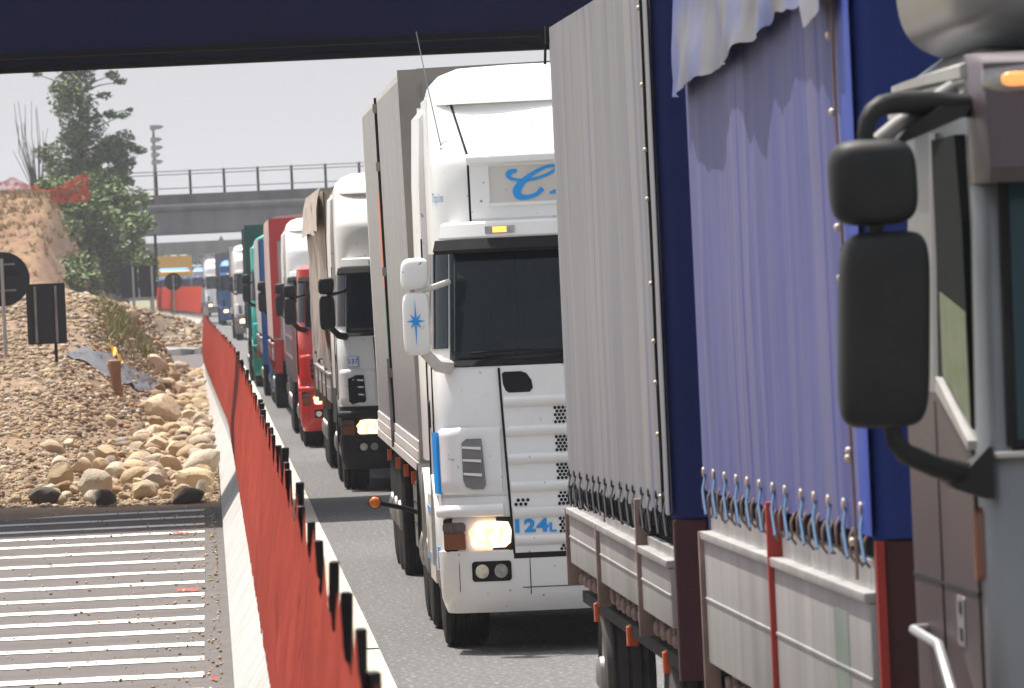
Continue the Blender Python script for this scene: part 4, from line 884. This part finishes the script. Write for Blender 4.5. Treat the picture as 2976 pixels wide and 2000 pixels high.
        if hooks: b = MB(); bx(b, -.012, -.008, .05, L - .05, zt - .05, zt + .06); b.build('hem_shade_strip', 'chassis', T) if False else None
    b = MB(); b.box(-.45, .45, .3, L - .2, zb0 - .45, zb0 - .05); b.box(-h + .2, h - .2, .05, L - .05, zb0 - .12, zb0 - .002)
    for y in wheels: b.box(-.9, .9, y - .08, y + .08, wr - .08, wr + .08)
    b.build('underframe', 'chassis', T)
    for y in wheels:
        for s in (-1, 1): wheel(T, s * (h - .16), y, wr, .26, s, 'dusty_lit_rubber' if hooks else 'rubber')
    return T

# ---- leading white lorry with its box trailer
T1 = lorry('tractor_lorry', (2.67, 52, 0), 'white high roofed lorry with blue lettering and lit headlamp, leading the queue', mirror='white', detail=1, axles=(1.42, 4.25, 5.6))
b = MB(); b.patch(lambda u, v, o: skx(u * .955, v, o), -1, 1, 2.755, 3.10, 24, 5, .012, 0); P_ = b.build('name_panel', 'white', T1)
def inset(b, pts, o1, o0): b.outline(skx, pts, o1, o0)
b = MB(); b.patch(lambda u, v, o: skx(u * .83, v, o), -1, 1, 2.845, 3.085, 20, 4, .017, .0); b.build('name_recess', 'dirty_white', P_)
b = MB()
for u0, u1, v0, v1 in ((-.845, .845, 2.828, 2.85), ): b.patch(lambda u, v, o: skx(u, v, o), u0, u1, v0, v1, 20, 1, .026, .0)
for s in (-1, 1): b.loft([[skx(s * .835 - s * .012 * k, 2.835 + .25 * q + 0 * k, .026 * (1 - k)) for k in (0, 1)] + [skx(s * .80, 2.835 + .25 * q, .004)] for q in np.linspace(0, 1, 6)], closed=False)
b.build('panel_lip', 'white', P_)
CP = crom([(-0.657, 3.051), (-0.696, 3.043), (-0.711, 3.021), (-0.69, 2.999), (-0.622, 2.988), (-0.544, 2.994), (-0.466, 3.018), (-0.409, 3.054), (-0.422, 3.071), (-0.48, 3.063), (-0.558, 3.026), (-0.626, 2.975), (-0.661, 2.927), (-0.653, 2.889), (-0.604, 2.878), (-0.541, 2.894), (-0.501, 2.931)], 6)
n = len(CP); wq = [.012 + .020 * math.exp(-((i / n - .09) / .06) ** 2) + .034 * math.exp(-((i / n - .75) / .11) ** 2) + .012 * math.exp(-((i / n - .98) / .05) ** 2) + .006 for i in range(n)]
b = MB(); ribbon_letter(b, skx, CP, wq, .0215)
OP = crom([(-0.457, 2.898), (-0.433, 2.905), (-0.394, 2.914), (-0.362, 2.936), (-0.324, 2.927), (-0.318, 2.896), (-0.35, 2.87), (-0.388, 2.876), (-0.399, 2.903)], 6)
ribbon_letter(b, skx, OP, [.01 + .03 * math.sin(math.pi * min(1, i / len(OP))) for i in range(len(OP))], .0215)
b.build('lettering', 'blue_mark', P_, smooth=0, fix=False)
b = MB(); b.loft([[skx(u * .96, z, o) for u in np.linspace(-1, 1, 25)] for z, o in ((3.095, .012), (3.10, .045), (3.125, .06), (3.15, .045), (3.165, .01))], closed=False); b.build('roof_ridge', 'white', T1, smooth=60)
b = MB()
for s in (-1, 1): b.tube([skx(s * .965, z, .004) for z in np.linspace(2.745, 3.16, 8)] + [skx(s * (.965 + .02 * k), 3.16 + .085 * k, .004) for k in range(1, 5)], .008, 6)
b.tube([skx(x, 3.52, .002) for x in np.linspace(-1.12, 1.12, 20)], .012, 6); b.build('body_seam', 'chassis', T1)
V_, F_ = text_faces('Topline', .085, 0, .3, .001); b = MB(); b.add([skx(-1.165 + v[0] * .22, 2.90 + v[1], .004) for v in V_], F_); b.build('side_lettering', 'pale_blue', T1, smooth=0, fix=False)
b = MB(); pts = star(0, 0, 0, .17)
b.add([(-1.352 + x * .72, .123, 2.125 + z * .98) for x, z in pts] + [(-1.352, .119, 2.125)], [(i, (i + 1) % 16, 16) for i in range(16)]); b.build('star_emblem', 'blue_mark', T1, smooth=0, fix=False)
b = MB(); b.tube([(-1.05, .60, 3.06), (-1.10, .62, 3.08)], .03, 8); b.tube([(-1.10, .62, 3.06), (-1.12, .66, 3.22)], .016, 8); b.tube([(-1.12, .66, 3.2), (-1.19, .8, 3.62), (-1.245, .9, 3.98)], .005, 6, .003); b.build('aerial', 'galv', T1)
b = MB(); b.cham(-1.24, -.75, 2.2, 3.5, .38, .98, .03); o = b.build('side_skirt', 'dirty_white', T1); b = MB(); b.box(-1.245, -1.238, 2.25, 3.45, .82, .87); b.box(-1.245, -1.238, 2.25, 3.45, .50, .56); b.build('stripe', 'pale_blue', o)
for a in (4.25, 5.6):
    b = MB(); arc = [(a + rr * math.cos(q), .5 + rr * math.sin(q)) for rr, A in ((.60, np.linspace(math.pi, 0, 14)), (.565, np.linspace(0, math.pi, 14))) for q in A]; b.prism(arc, 'x', -1.25, -.9); b.build('mudguard', 'dirty_white' if a < 5 else 'black_plastic', T1)
TR1 = box_trailer((2.74, 57.7, 0), 'grey white ribbed box trailer coupled behind the leading white lorry', L=13.6, detail=1)
TR1.rotation_euler.y = -R(.8)
t = empty('marker_stalk', (1.16, 60.0, .77), 'amber marker lamp on a rubber stalk sticking out beside the leading white lorry', 'marker lamp')
b = MB(); b.tube([(.05, 0, -.01), (.2, .05, -.05), (.40, .1, -.12)], .018, 8); b.build('stalk', 'black_plastic', t)
b = MB(); b.sell((0, 0, 0), (.042, .03, .042), 1, 1, 16, 10); b.build('lamp', 'amber', t); b = MB(); b.lathe([(.03, .005), (.048, .006), (.048, .03), (.03, .03)], (0, 0, 0), 'y', 20); b.build('lamp_rim', 'black_plastic', t)

# ---- second lorry: white, dark bumper, beige tarpaulin trailer
T2 = lorry('tractor_lorry', (2.69, 92, 0), 'white lorry with black mirrors and dark bumper, numbered 137, second in the queue', low='black_plastic', grille='dirty_white', axles=(1.42, 5.0))
T2.scale.z = .955
b = MB(); b.outline(skx, rrect(-1.13, -1.015, 1.46, 1.585, .005), .02, 0); o = b.build('number_plate', 'pale_blue', T2, smooth=0)
b = MB(); b.outline(skx, rrect(-1.124, -1.021, 1.466, 1.579, .004), .022, .01); b.build('plate_field', 'white', o, smooth=0)
V_, F_ = text_faces('137', .085, .002, 0, .001); b = MB(); b.add([skx(-1.073 + v[0] * .75, 1.522 + v[1], .024) for v in V_], F_); b.build('plate_digits', 'blue_mark', o, smooth=0, fix=False)
b = MB(); b.outline(skx, [(-1.12, 1.32), (-1.12, 1.05), (-1.09, 1.02), (-1.02, 1.04), (-1.03, 1.31), (-1.06, 1.345)][::-1], .056, .01); b.build('air_slot', 'chassis', T2, smooth=0)
TR2 = tarp_body('tarpaulin_trailer', (2.67, 95.4, 0), 'beige tarpaulin trailer with scalloped hem behind the second white lorry', 'trailer', 13.4, 2.5, .95, 0, 1.28, 1.42, 3.42, 'beige_tarp', 'beige_tarp', 'steel_grey', stakes=(3.3, 6.6, 9.9), nl=22, wheels=(8.5, 9.8, 11.1), wr=.48, hooks=False, seed=4, sc_amp=.03)
b = MB(); V = []
for i in range(41):
    y = 13.4 * i / 40; w = .10 * fbm(y * .6, 2)
    for v in range(5): V.append((-1.27 - .03 - .07 * v / 4 - .02 * math.sin(i * 1.1 + v), y, 3.45 - (.50 + w - .28 * math.sin(math.pi * min(1, y / 3)) * 0) * v / 4))
b.add(V, [(i * 5 + j, (i + 1) * 5 + j, (i + 1) * 5 + j + 1, i * 5 + j + 1) for i in range(40) for j in range(4)]); b.build('roof_flap', 'beige_tarp', TR2, smooth=60, fix=False)
b = MB(); b.box(-1.315, -1.31, 2.0, 2.35, 1.8, 2.9); b.build('yellow_stripe', 'yellow_paint', TR2); b = MB(); b.box(-1.317, -1.312, 1.65, 2.0, 1.8, 2.9); b.build('blue_stripe', 'pale_blue', TR2)
b = MB(); b.box(-1.317, -1.312, .8, 1.6, 1.6, 2.05); b.build('red_patch', 'orange_lens', TR2)

# ---- third: low red lorry with an open dropside trailer
T3 = lorry('tractor_lorry', (2.52, 116.2, 0), 'low bright red lorry with black mirrors, third in the queue', paint='red_paint', low='red_paint', grille='red_paint', roof='low', axles=(1.42, 5.0))
T3.scale.z = .92
def open_trailer(loc, label, L, z0, z1, m, post, wheels):
    T = empty('dropside_trailer', loc, label, 'trailer'); h = 1.24
    for s in (-1, 1):
        for k in range(5):
            a, c = L * k / 5 + .04, L * (k + 1) / 5 - .04
            b = MB(); b.box(s * h - .02, s * h + .02, a, c, z0, z1 - .02); [b.box(s * h - .032, s * h + .032, a, c, z0 + q, z0 + q + .05) for q in (.2, .5, .8)]; b.build('dropside', m, T, bevel=.004)
            b = MB(); b.box(s * h - .05, s * h + .05, a - .08, a - .01, z0 - .1, z1 + .03); b.build('stake', post, T)
    b = MB(); b.box(-h, h, -.06, .0, z0, z1 + .15); b.build('front_board', m, T)
    b = MB(); b.box(-h, h, .02, L, z0 - .08, z0 + .02); b.box(-.5, .5, .3, L, .6, z0 - .08); b.build('underframe', 'maroon', T)
    for y in wheels:
        for s in (-1, 1): wheel(T, s * 1.06, y, .5, .36, s)
    return T
open_trailer((2.50, 119.6, 0), 'open trailer with pale pinkish dropside boards behind the low red lorry', 13, 1.0, 1.9, 'pink_tarp', 'galv', (8.3, 9.6, 10.9))
# ---- fourth: white high roof with a red framed trailer
T4 = lorry('tractor_lorry', (2.62, 142, 0), 'white high roofed lorry just behind the low red lorry', axles=(1.42, 5.0), low='steel_grey'); T4.scale.z = .92
TP = tarp_body('tarpaulin_trailer', (2.42, 145.6, 0), 'trailer with red front frame and faded pink curtain, fourth in the queue', 'trailer', 10.5, 2.5, .95, 0, 1.25, 1.35, 3.46, 'pink_tarp', 'pale_grey', 'dark_red', stakes=(3.3, 6.6), stake_m='dark_red', nl=12, wheels=(7.4, 8.7), wr=.48, hooks=False, seed=9)
b = MB(); b.box(-1.26, 1.26, -.07, -.045, 3.08, 3.47); b.build('top_panel', 'dark_red', TP); b = MB(); b.box(-1.27, -1.13, -.068, -.044, 1.36, 3.079); b.build('front_post', 'dark_red', TP)
# ---- fifth: blue
T5 = lorry('tractor_lorry', (2.42, 157.4, 0), 'blue lorry with a white roof cap and black mirrors, between red and green lorries', paint='blue_paint', low='blue_paint', grille='blue_paint', roof='mid', axles=(1.42, 5.0))
T5.scale.z = .935
tarp_body('tarpaulin_trailer', (2.32, 160.8, 0), 'pale grey tarpaulin trailer behind the blue lorry', 'trailer', 13, 2.5, .95, 0, 1.25, 1.35, 3.2, 'pale_grey', 'blue_paint', 'blue_paint', stakes=(4.2, 8.5), nl=12, wheels=(8.5, 9.8), wr=.48, hooks=False, seed=12)
# ---- sixth: green
lorry('tractor_lorry', (2.24, 183, 0), 'green lorry with teal upper cab and amber marker lamp', paint='teal_paint', low='green_paint', grille='green_paint', roof='mid', rooft='teal_paint', axles=(1.42, 5.0), visor='dark_green')
box_trailer((2.20, 186.3, 0), 'dark green framed box trailer towering behind the green lorry', z1=3.62, side='dark_green', front='dark_green')
# ---- the far end of the queue in the haze
lorry('tractor_lorry', (2.34, 323, 0), 'dusty white lorry some way behind the green one', low='steel_grey', axles=(1.42, 5.0))
box_trailer((2.26, 326.4, 0), 'pale grey box trailer behind the dusty white lorry', z1=3.7, side='pale_grey', front='pale_grey')
lorry('tractor_lorry', (1.95, 430, 0), 'dark blue lorry with light blue roof, far back in the haze', paint='blue_paint', low='blue_paint', grille='blue_paint', rooft='sky_blue', roof='mid', axles=(1.42, 5.0))
box_trailer((1.85, 433.4, 0), 'dark box trailer behind the far dark blue lorry', z1=3.8, side='blue_paint', front='steel_grey')
lorry('tractor_lorry', (1.20, 536, 0), 'small pale lorry with headlamps on, hazy near the end of the queue', low='steel_grey', axles=(1.42, 5.0))
box_trailer((1.15, 539.4, 0), 'pale box trailer of the hazy lorry near the end of the queue', z1=3.9, side='pale_grey', front='pale_grey')
lorry('tractor_lorry', (.2, 640, 0), 'last grey lorry, a speck at the end of the queue', paint='pale_grey', low='steel_grey', grille='pale_grey', roof='mid', rooft='sky_blue', axles=(1.42, 5.0))
lorry('tractor_lorry', (-2.25, 600, 0), 'yellow lorry with a blue roof facing the viewer under the concrete overpass', paint='yellow_paint', low='yellow_paint', grille='yellow_paint', roof='mid', rooft='sky_blue', visor='sky_blue', lights=False, axles=(1.42, 5.0))
box_trailer((-2.25, 603.4, 0), 'tall yellow box trailer framing the blue roofed lorry under the overpass', z1=4.25, side='yellow_paint', front='yellow_paint')
for loc, w, h, z, m, lb in (((-3.9, 440, 0), .82, .72, 3.40, 'pale_grey', 'pale square sign board on a post beneath the concrete overpass'), ((-2.97, 441, 0), .5, .5, 3.3, 'yellow_paint', 'yellow sign board beside the pale one beneath the overpass')):
    t = empty('sign_board', loc, lb, 'sign board'); b = MB(); b.prism(rrect(-w / 2, w / 2, z, z + h, .04), 'y', -.02, .02); b.build('sign_face', m, t); b = MB(); b.tube([(0, .06, -.05), (0, .06, z + h * .9)], .04, 8); b.build('post', 'galv', t)

# ---- nearest vehicle: silver cab with a blue tarpaulin body, towing a drawbar trailer
tarp_body('drawbar_trailer', (3.195, 34.85, 0), 'grey tarpaulin drawbar trailer with laced hem and pale dropside boards', 'trailer', 8.45, 2.5, .875, 0, 1.153, 1.375, 3.69, 'grey_tarp', 'navy_tarp', 'maroon', stakes=(2.2, 5.55), rz=.008, nl=15, wheels=(1.6, 6.9), wr=.36, seed=2, rope='dark_rope', hemd=-.085, sc_amp=.0035)
N = empty('tarpaulin_lorry', (3.285, 25.3, 0), 'silver cabbed lorry with faded blue tarpaulin body, nearest on the right', 'lorry', .0063)
tarp_body('', None, '', '', 7.9, 2.5, .855, 0, 1.375, 1.585, 3.75, 'blue_tarp', 'royal_tarp', 'maroon', stakes=(4.1,), stake_m='red_steel', nl=13, wheels=(5.5,), wr=.48, seed=7, parent=N, sc_amp=.005, hemd=-.02)
N.rotation_euler.x = -R(.30)
b = MB(); b.box(-1.262, -1.235, -.02, .02, .6, 1.55); b.build('sunlit_post_edge', 'red_steel', N)  # sunlit side of the maroon post, its light put into brighter red
b = MB(); b.loft([[(-1.27, .0, z), (-1.275, .05, z), (-1.27, .42 + .05 * math.sin(z * 3), z), (-1.262, .42, z)] for z in np.linspace(1.565, 3.7, 8)]); b.build('tarpaulin_edge', 'sunlit_blue_tarp', N)
b = MB(); b.tube([(-1.285, .44 + .02 * math.sin(z * 7), z) for z in np.linspace(1.42, 3.75, 24)], .006, 6); b.build('seam_rope', 'rust_steel', N)
for z in np.linspace(1.5, 3.65, 13): e = MB(); e.sell((-1.295, .44 + random.gauss(0, .02), z + random.gauss(0, .05)), (.011, .015, .013), .8, .8, 10, 8); e.build('toggle', 'brass', N)
DT = bpy.data.objects['drawbar_trailer']
b = MB(); b.tube([(-1.28, .34 + .015 * math.sin(z * 7), z) for z in np.linspace(1.3, 3.68, 24)], .008, 6); b.build('seam_rope', 'chassis', DT)
for z in np.linspace(1.4, 3.5, 9): e = MB(); e.sell((-1.29, .34, z + random.gauss(0, .06)), (.009, .013, .011), .8, .8, 10, 8); e.build('toggle', 'brass', DT)
b = MB(); b.loft([[(-1.272, .04, z), (-1.279, .08, z), (-1.275, .30, z), (-1.262, .30, z)] for z in np.linspace(1.36, 3.66, 6)]); b.build('tarpaulin_edge', 'grey_tarp', DT)
b = MB(); b.box(-1.285, -1.22, 8.40, 8.47, 3.61, 3.70); b.tube([(-1.28, 8.46, 3.68), (-1.29, 8.47, 3.5)], .008, 6); b.build('roof_strap', 'chassis', DT)
b = MB(); V = []; NYF = 70
for i in range(NYF + 1):                                     # loose torn roof flap hanging over the side
    y = .25 + 7.6 * i / NYF; q = 1 - i / NYF
    hem = itp(y, [.25, .9, 1.0, 2.3, 2.5, 4.5, 7.9], [3.20, 3.17, 3.25, 3.27, 3.235, 3.19, 3.13]) + .025 * fbm(y * 1.2, 3)
    for j in range(11):
        v = j / 10; V.append((-1.275 - .022 - .035 * v ** 1.3 - .010 * math.sin(y * 3.1 + 4 * fbm(y * .6, v)) * v - .034 * fbm(y * .9 + v, v * 1.8 - y * .3, 4) * v, y, 3.80 + (hem - 3.80) * v))
b.add(V, [(i * 11 + j, (i + 1) * 11 + j, (i + 1) * 11 + j + 1, i * 11 + j + 1) for i in range(NYF) for j in range(10)]); b.build('roof_flap', 'flap_tarp', N, smooth=70, fix=False)
for y, z in ((1.5, .62), (4.2, .62), (7.0, .62)): b = MB(); b.cham(-1.24, -1.18, y - .05, y + .05, z, z + .10, .01); b.build('side_lamp', 'orange_lens', DT)
b = MB(); b.box(-1.245, -1.242, 1.2, 1.9, .86, 1.30); pass
b = MB(); b.box(-1.278, -1.2755, .95, 1.5, .83, 1.30); b.build('green_patch', mat('faded_green', (.16, .20, .165), .6, col2=(.24, .26, .24), scale=4), N)

# the cab itself: local front at y = -3.0, left side at x = -1.225
def nskin(y0, y1, x, r=.11, n=6):                            # plan outline with rounded front corners
    P = [(x, y1)] + [(x - r + r * math.cos(a), y0 + r - r * math.sin(a)) for a in np.linspace(0, math.pi / 2, n)]
    P += [(x * q, y0 - .03 * (1 - q * q)) for q in (.5, 0, -.5)]
    P += [(-x + r - r * math.cos(a), y0 + r - r * math.sin(a)) for a in np.linspace(math.pi / 2, 0, n)] + [(-x, y1)]
    return P
rings = []
for z, y0, x, r in ((.55, -3.0, 1.215, .06), (1.0, -3.02, 1.225, .06), (1.86, -3.0, 1.225, .06), (1.90, -2.98, 1.222, .06), (2.3, -2.93, 1.21, .06), (2.62, -2.87, 1.20, .07), (2.86, -2.82, 1.195, .10), (2.94, -2.72, 1.17, .2), (3.0, -2.5, 1.08, .25)):
    rings.append([(a, c, z) for a, c in nskin(y0, -.95, x, r)])
MB().loft(rings).build('cab', 'silver', N, smooth=30)
b = MB(); b.sell((0, -1.88, 3.52), (1.235, .98, .56), .24, .2, 72, 40); b.build('roof_deflector', 'silver', N, smooth=80)
b = MB(); b.loft([[(x, y, z) for x, y in ((-1.122, -3.0), (-.5, -3.045), (0, -3.06), (.5, -3.045), (1.122, -3.0), (1.122, -2.8), (-1.122, -2.8))] for z in (1.895, 1.9)] + [[(x, y, 2.6) for x, y in ((-1.105, -2.905), (-.5, -2.95), (0, -2.96), (.5, -2.95), (1.105, -2.905), (1.105, -2.8), (-1.105, -2.8))]]); b.build('windscreen', 'teal_glass', N, smooth=30)
b = MB(); b.tube([(-1.135, -3.0, 1.885), (-1.128, -2.955, 2.25), (-1.118, -2.905, 2.62)], .016, 8); b.tube([(-1.135, -3.0, 1.885), (-.5, -3.05, 1.88), (.5, -3.05, 1.88), (1.135, -3.0, 1.885)], .014, 8); b.build('windscreen_seal', 'chassis', N)
b = MB(); b.box(-1.185, 1.185, -3.05, -2.9, 1.852, 1.868); b.build('scuttle_edge', 'alu', N, bevel=.004)
b = MB(); b.prism([(-2.885, 1.0), (-2.885, 1.865), (-2.02, 2.025), (-1.0, 2.03), (-1.0, .95), (-2.6, .95)], 'x', -1.2345, -1.21); b.build('door', 'door_reflection', N, smooth=0)
b = MB(); b.loft([[(x, y - d, z) for x, y in ((-1.205, -2.93), (-1.17, -3.0), (-.5, -3.05), (.5, -3.05), (1.17, -3.0), (1.205, -2.93))] + [(x, y, z) for x, y in ((1.20, -2.80), (-1.20, -2.80))] for z, d in ((2.60, .08), (2.64, .10), (2.80, .06), (2.925, .02), (2.955, -.04))]); b.build('sun_visor', 'plum', N, smooth=40)
b = MB(); b.loft([[(x0, y0, z0 - .035), (x1, y1, z1 - .035), (x1, y1, z1 + .035), (x0, y0, z0 + .035)] for x0, y0, z0, x1, y1, z1 in ((-1.178, -3.02, 2.872, -.88, -3.075, 2.895), (-1.175, -3.04, 2.872, -.88, -3.10, 2.895))]); o = b.build('marker_lamp', 'clear_lens', N, bevel=.012)
b = MB(); b.sell((-1.085, -3.068, 2.878), (.042, .014, .02), .7, .7, 14, 8); b.build('lens', mat('amber_dim', (.8, .3, .08), .3, emit=(1, .4, .12), es=.55), o)
b = MB(); b.tube([(-.98, -2.98, 2.99), (-.98, -3.0, 2.975)], .02, 10); b.build('washer_jet', 'chassis', N)
# side: window, pillars, fins
b = MB(); b.prism([(-2.05, 2.08), (-2.86, 1.93), (-2.82, 2.5), (-2.72, 2.74), (-2.05, 2.74)], 'x', -1.228, -1.12); o = b.build('side_window', 'dark_interior', N, smooth=0)
b = MB(); b.prism([(-2.10, 2.08), (-2.84, 1.94), (-2.83, 2.25), (-2.12, 2.31)], 'x', -1.2305, -1.2285); b.build('lowered_pane', 'green_reflection', o, smooth=0)
b = MB(); b.prism([(-2.02, 2.03), (-2.88, 1.875), (-2.88, 1.90), (-2.02, 2.075)], 'x', -1.245, -1.15); b.tube([(-1.238, -2.02, 2.05), (-1.215, -2.02, 2.76)], .016, 6); b.build('window_trim', 'alu', N)
for dz, y1_ in ((0.03, -1.35), (-.045, -1.2)):
    b = MB(); b.loft([[(-1.20 - .035 * math.sin(1.8 * q), -2.90 + (y1_ + 2.90) * q, 2.905 + dz - .012 * q), (-1.222 - .05 * math.sin(1.8 * q), -2.90 + (y1_ + 2.90) * q, 2.895 + dz - .012 * q), (-1.222 - .05 * math.sin(1.8 * q), -2.90 + (y1_ + 2.90) * q, 2.862 + dz + .004 * q), (-1.19, -2.90 + (y1_ + 2.90) * q, 2.862 + dz + .004 * q)] for q in np.linspace(0, 1, 12)]); b.build('side_fin', 'alu', N, smooth=50)

b = MB(); b.box(-1.238, -1.224, -2.9, -1.0, 1.475, 1.487); b.tube([(-1.232, -1.9, 2.0), (-1.236, -1.9, 1.0)], .006, 5); b.build('door_seam', 'chassis', N)
b = MB(); b.prism(rrect(-2.965, -2.885, 1.52, 1.72, .02), 'x', -1.242, -1.2); b.build('side_indicator', 'brown_lens', N)
b = MB(); b.prism(rrect(-2.50, -2.30, 1.32, 1.46, .02), 'x', -1.239, -1.22); o = b.build('vent_plate', 'steel_grey', N); b = MB(); b.box(-1.242, -1.238, -2.45, -2.38, 1.41, 1.445); b.box(-1.242, -1.238, -2.45, -2.38, 1.335, 1.37); b.build('vent_slot', 'chassis', o)
b = MB(); b.tube([(-1.24, -1.35, 1.33), (-1.29, -1.5, 1.335), (-1.29, -2.25, 1.32), (-1.29, -2.6, 1.2), (-1.25, -2.75, 1.05)], .015, 8); b.build('grab_handle', 'galv', N)
b = MB(); b.lathe([(.004, -.004), (.016, -.002), (.016, .01), (.004, .01)], (-1.085, -3.045, 1.45), 'y', 14); b.build('lock', 'chassis', N)
for s in (-1, 1): wheel(N, s * 1.05, -1.75, .5, .30, s)
b = MB(); b.box(-.5, .5, -2.8, 0, .45, .8); b.build('chassis', 'chassis', N)
# mirrors on their bent arms
for s in (-1, 1):
    mx = -1.495
    b = MB(); b.sell((s * -mx, -3.28, 2.216), (.122, .10, .262), .34, .55, 40, 28, tilt=-.05 * s * -1 * -1); o = b.build('mirror_housing', 'mirror_plastic', N, smooth=85)
    b = MB(); b.box(s * -mx - .10, s * -mx + .10, -3.19, -3.185, 1.99, 2.44); b.build('mirror_glass', 'clear_lens', o)
    b = MB(); b.sell((s * -(mx - .012), -3.28, 2.612), (.118, .10, .116), .52, .6, 40, 26, tilt=-.02); o = b.build('mirror_housing', 'mirror_plastic', N, smooth=85)
    b = MB(); b.box(s * -(mx - .012) - .09, s * -(mx - .012) + .09, -3.185, -3.18, 2.53, 2.70); b.build('mirror_glass', 'clear_lens', o)
    X = lambda x: s * -x
    b = MB(); b.tube([(X(-1.52), -3.28, 2.68), (X(-1.52), -3.28, 2.74), (X(-1.514), -3.275, 2.775), (X(-1.497), -3.265, 2.802), (X(-1.470), -3.245, 2.818), (X(-1.43), -3.21, 2.824), (X(-1.33), -3.09, 2.822), (X(-1.18), -2.92, 2.812)], .020, 12, .034); b.prism([(X(-1.45), 2.70), (X(-1.24), 2.78), (X(-1.22), 2.81), (X(-1.30), 2.81), (X(-1.38), 2.77)], 'y', -3.16, -3.0); b.tube([(X(-1.505), -3.28, 2.52), (X(-1.505), -3.28, 2.46)], .022, 10); b.build('mirror_arm', 'mirror_plastic', N, smooth=60)
    b = MB(); b.tube([(X(-1.495), -3.24, 2.715), (X(-1.43), -3.15, 2.76), (X(-1.25), -2.95, 2.862)], .022, 10); b.build('mirror_strut', 'steel_grey', N)
    b = MB(); b.tube([(X(-1.485), -3.28, 1.965), (X(-1.48), -3.28, 1.92), (X(-1.45), -3.26, 1.88), (X(-1.36), -3.14, 1.84), (X(-1.26), -3.0, 1.81)], .022, 10, .034); b.prism([(X(-1.33), 1.80), (X(-1.27), 1.82), (X(-1.205), 1.885), (X(-1.195), 1.885), (X(-1.195), 1.745), (X(-1.22), 1.745), (X(-1.30), 1.775)], 'y', -3.06, -2.86); b.build('mirror_bracket', 'mirror_plastic', N, smooth=50)

# ================================================================ THE AIR
b = MB(); b.box(-400, 400, -30, 1400, -1.2, 24)
HZ = b.build('haze', M['white'], smooth=0); tag(HZ, kind='stuff'); HZ.data.materials.clear()
hm = bpy.data.materials.new('haze'); hm.use_nodes = True; n = hm.node_tree; n.nodes.clear()
pv = n.nodes.new('ShaderNodeVolumePrincipled'); pv.inputs['Color'].default_value = (.80, .83, .95, 1); pv.inputs['Density'].default_value = .00019; pv.inputs['Anisotropy'].default_value = 0.2
mo = n.nodes.new('ShaderNodeOutputMaterial'); n.links.new(pv.outputs[0], mo.inputs['Volume']); HZ.data.materials.append(hm)
SC.cycles.volume_bounces = 1
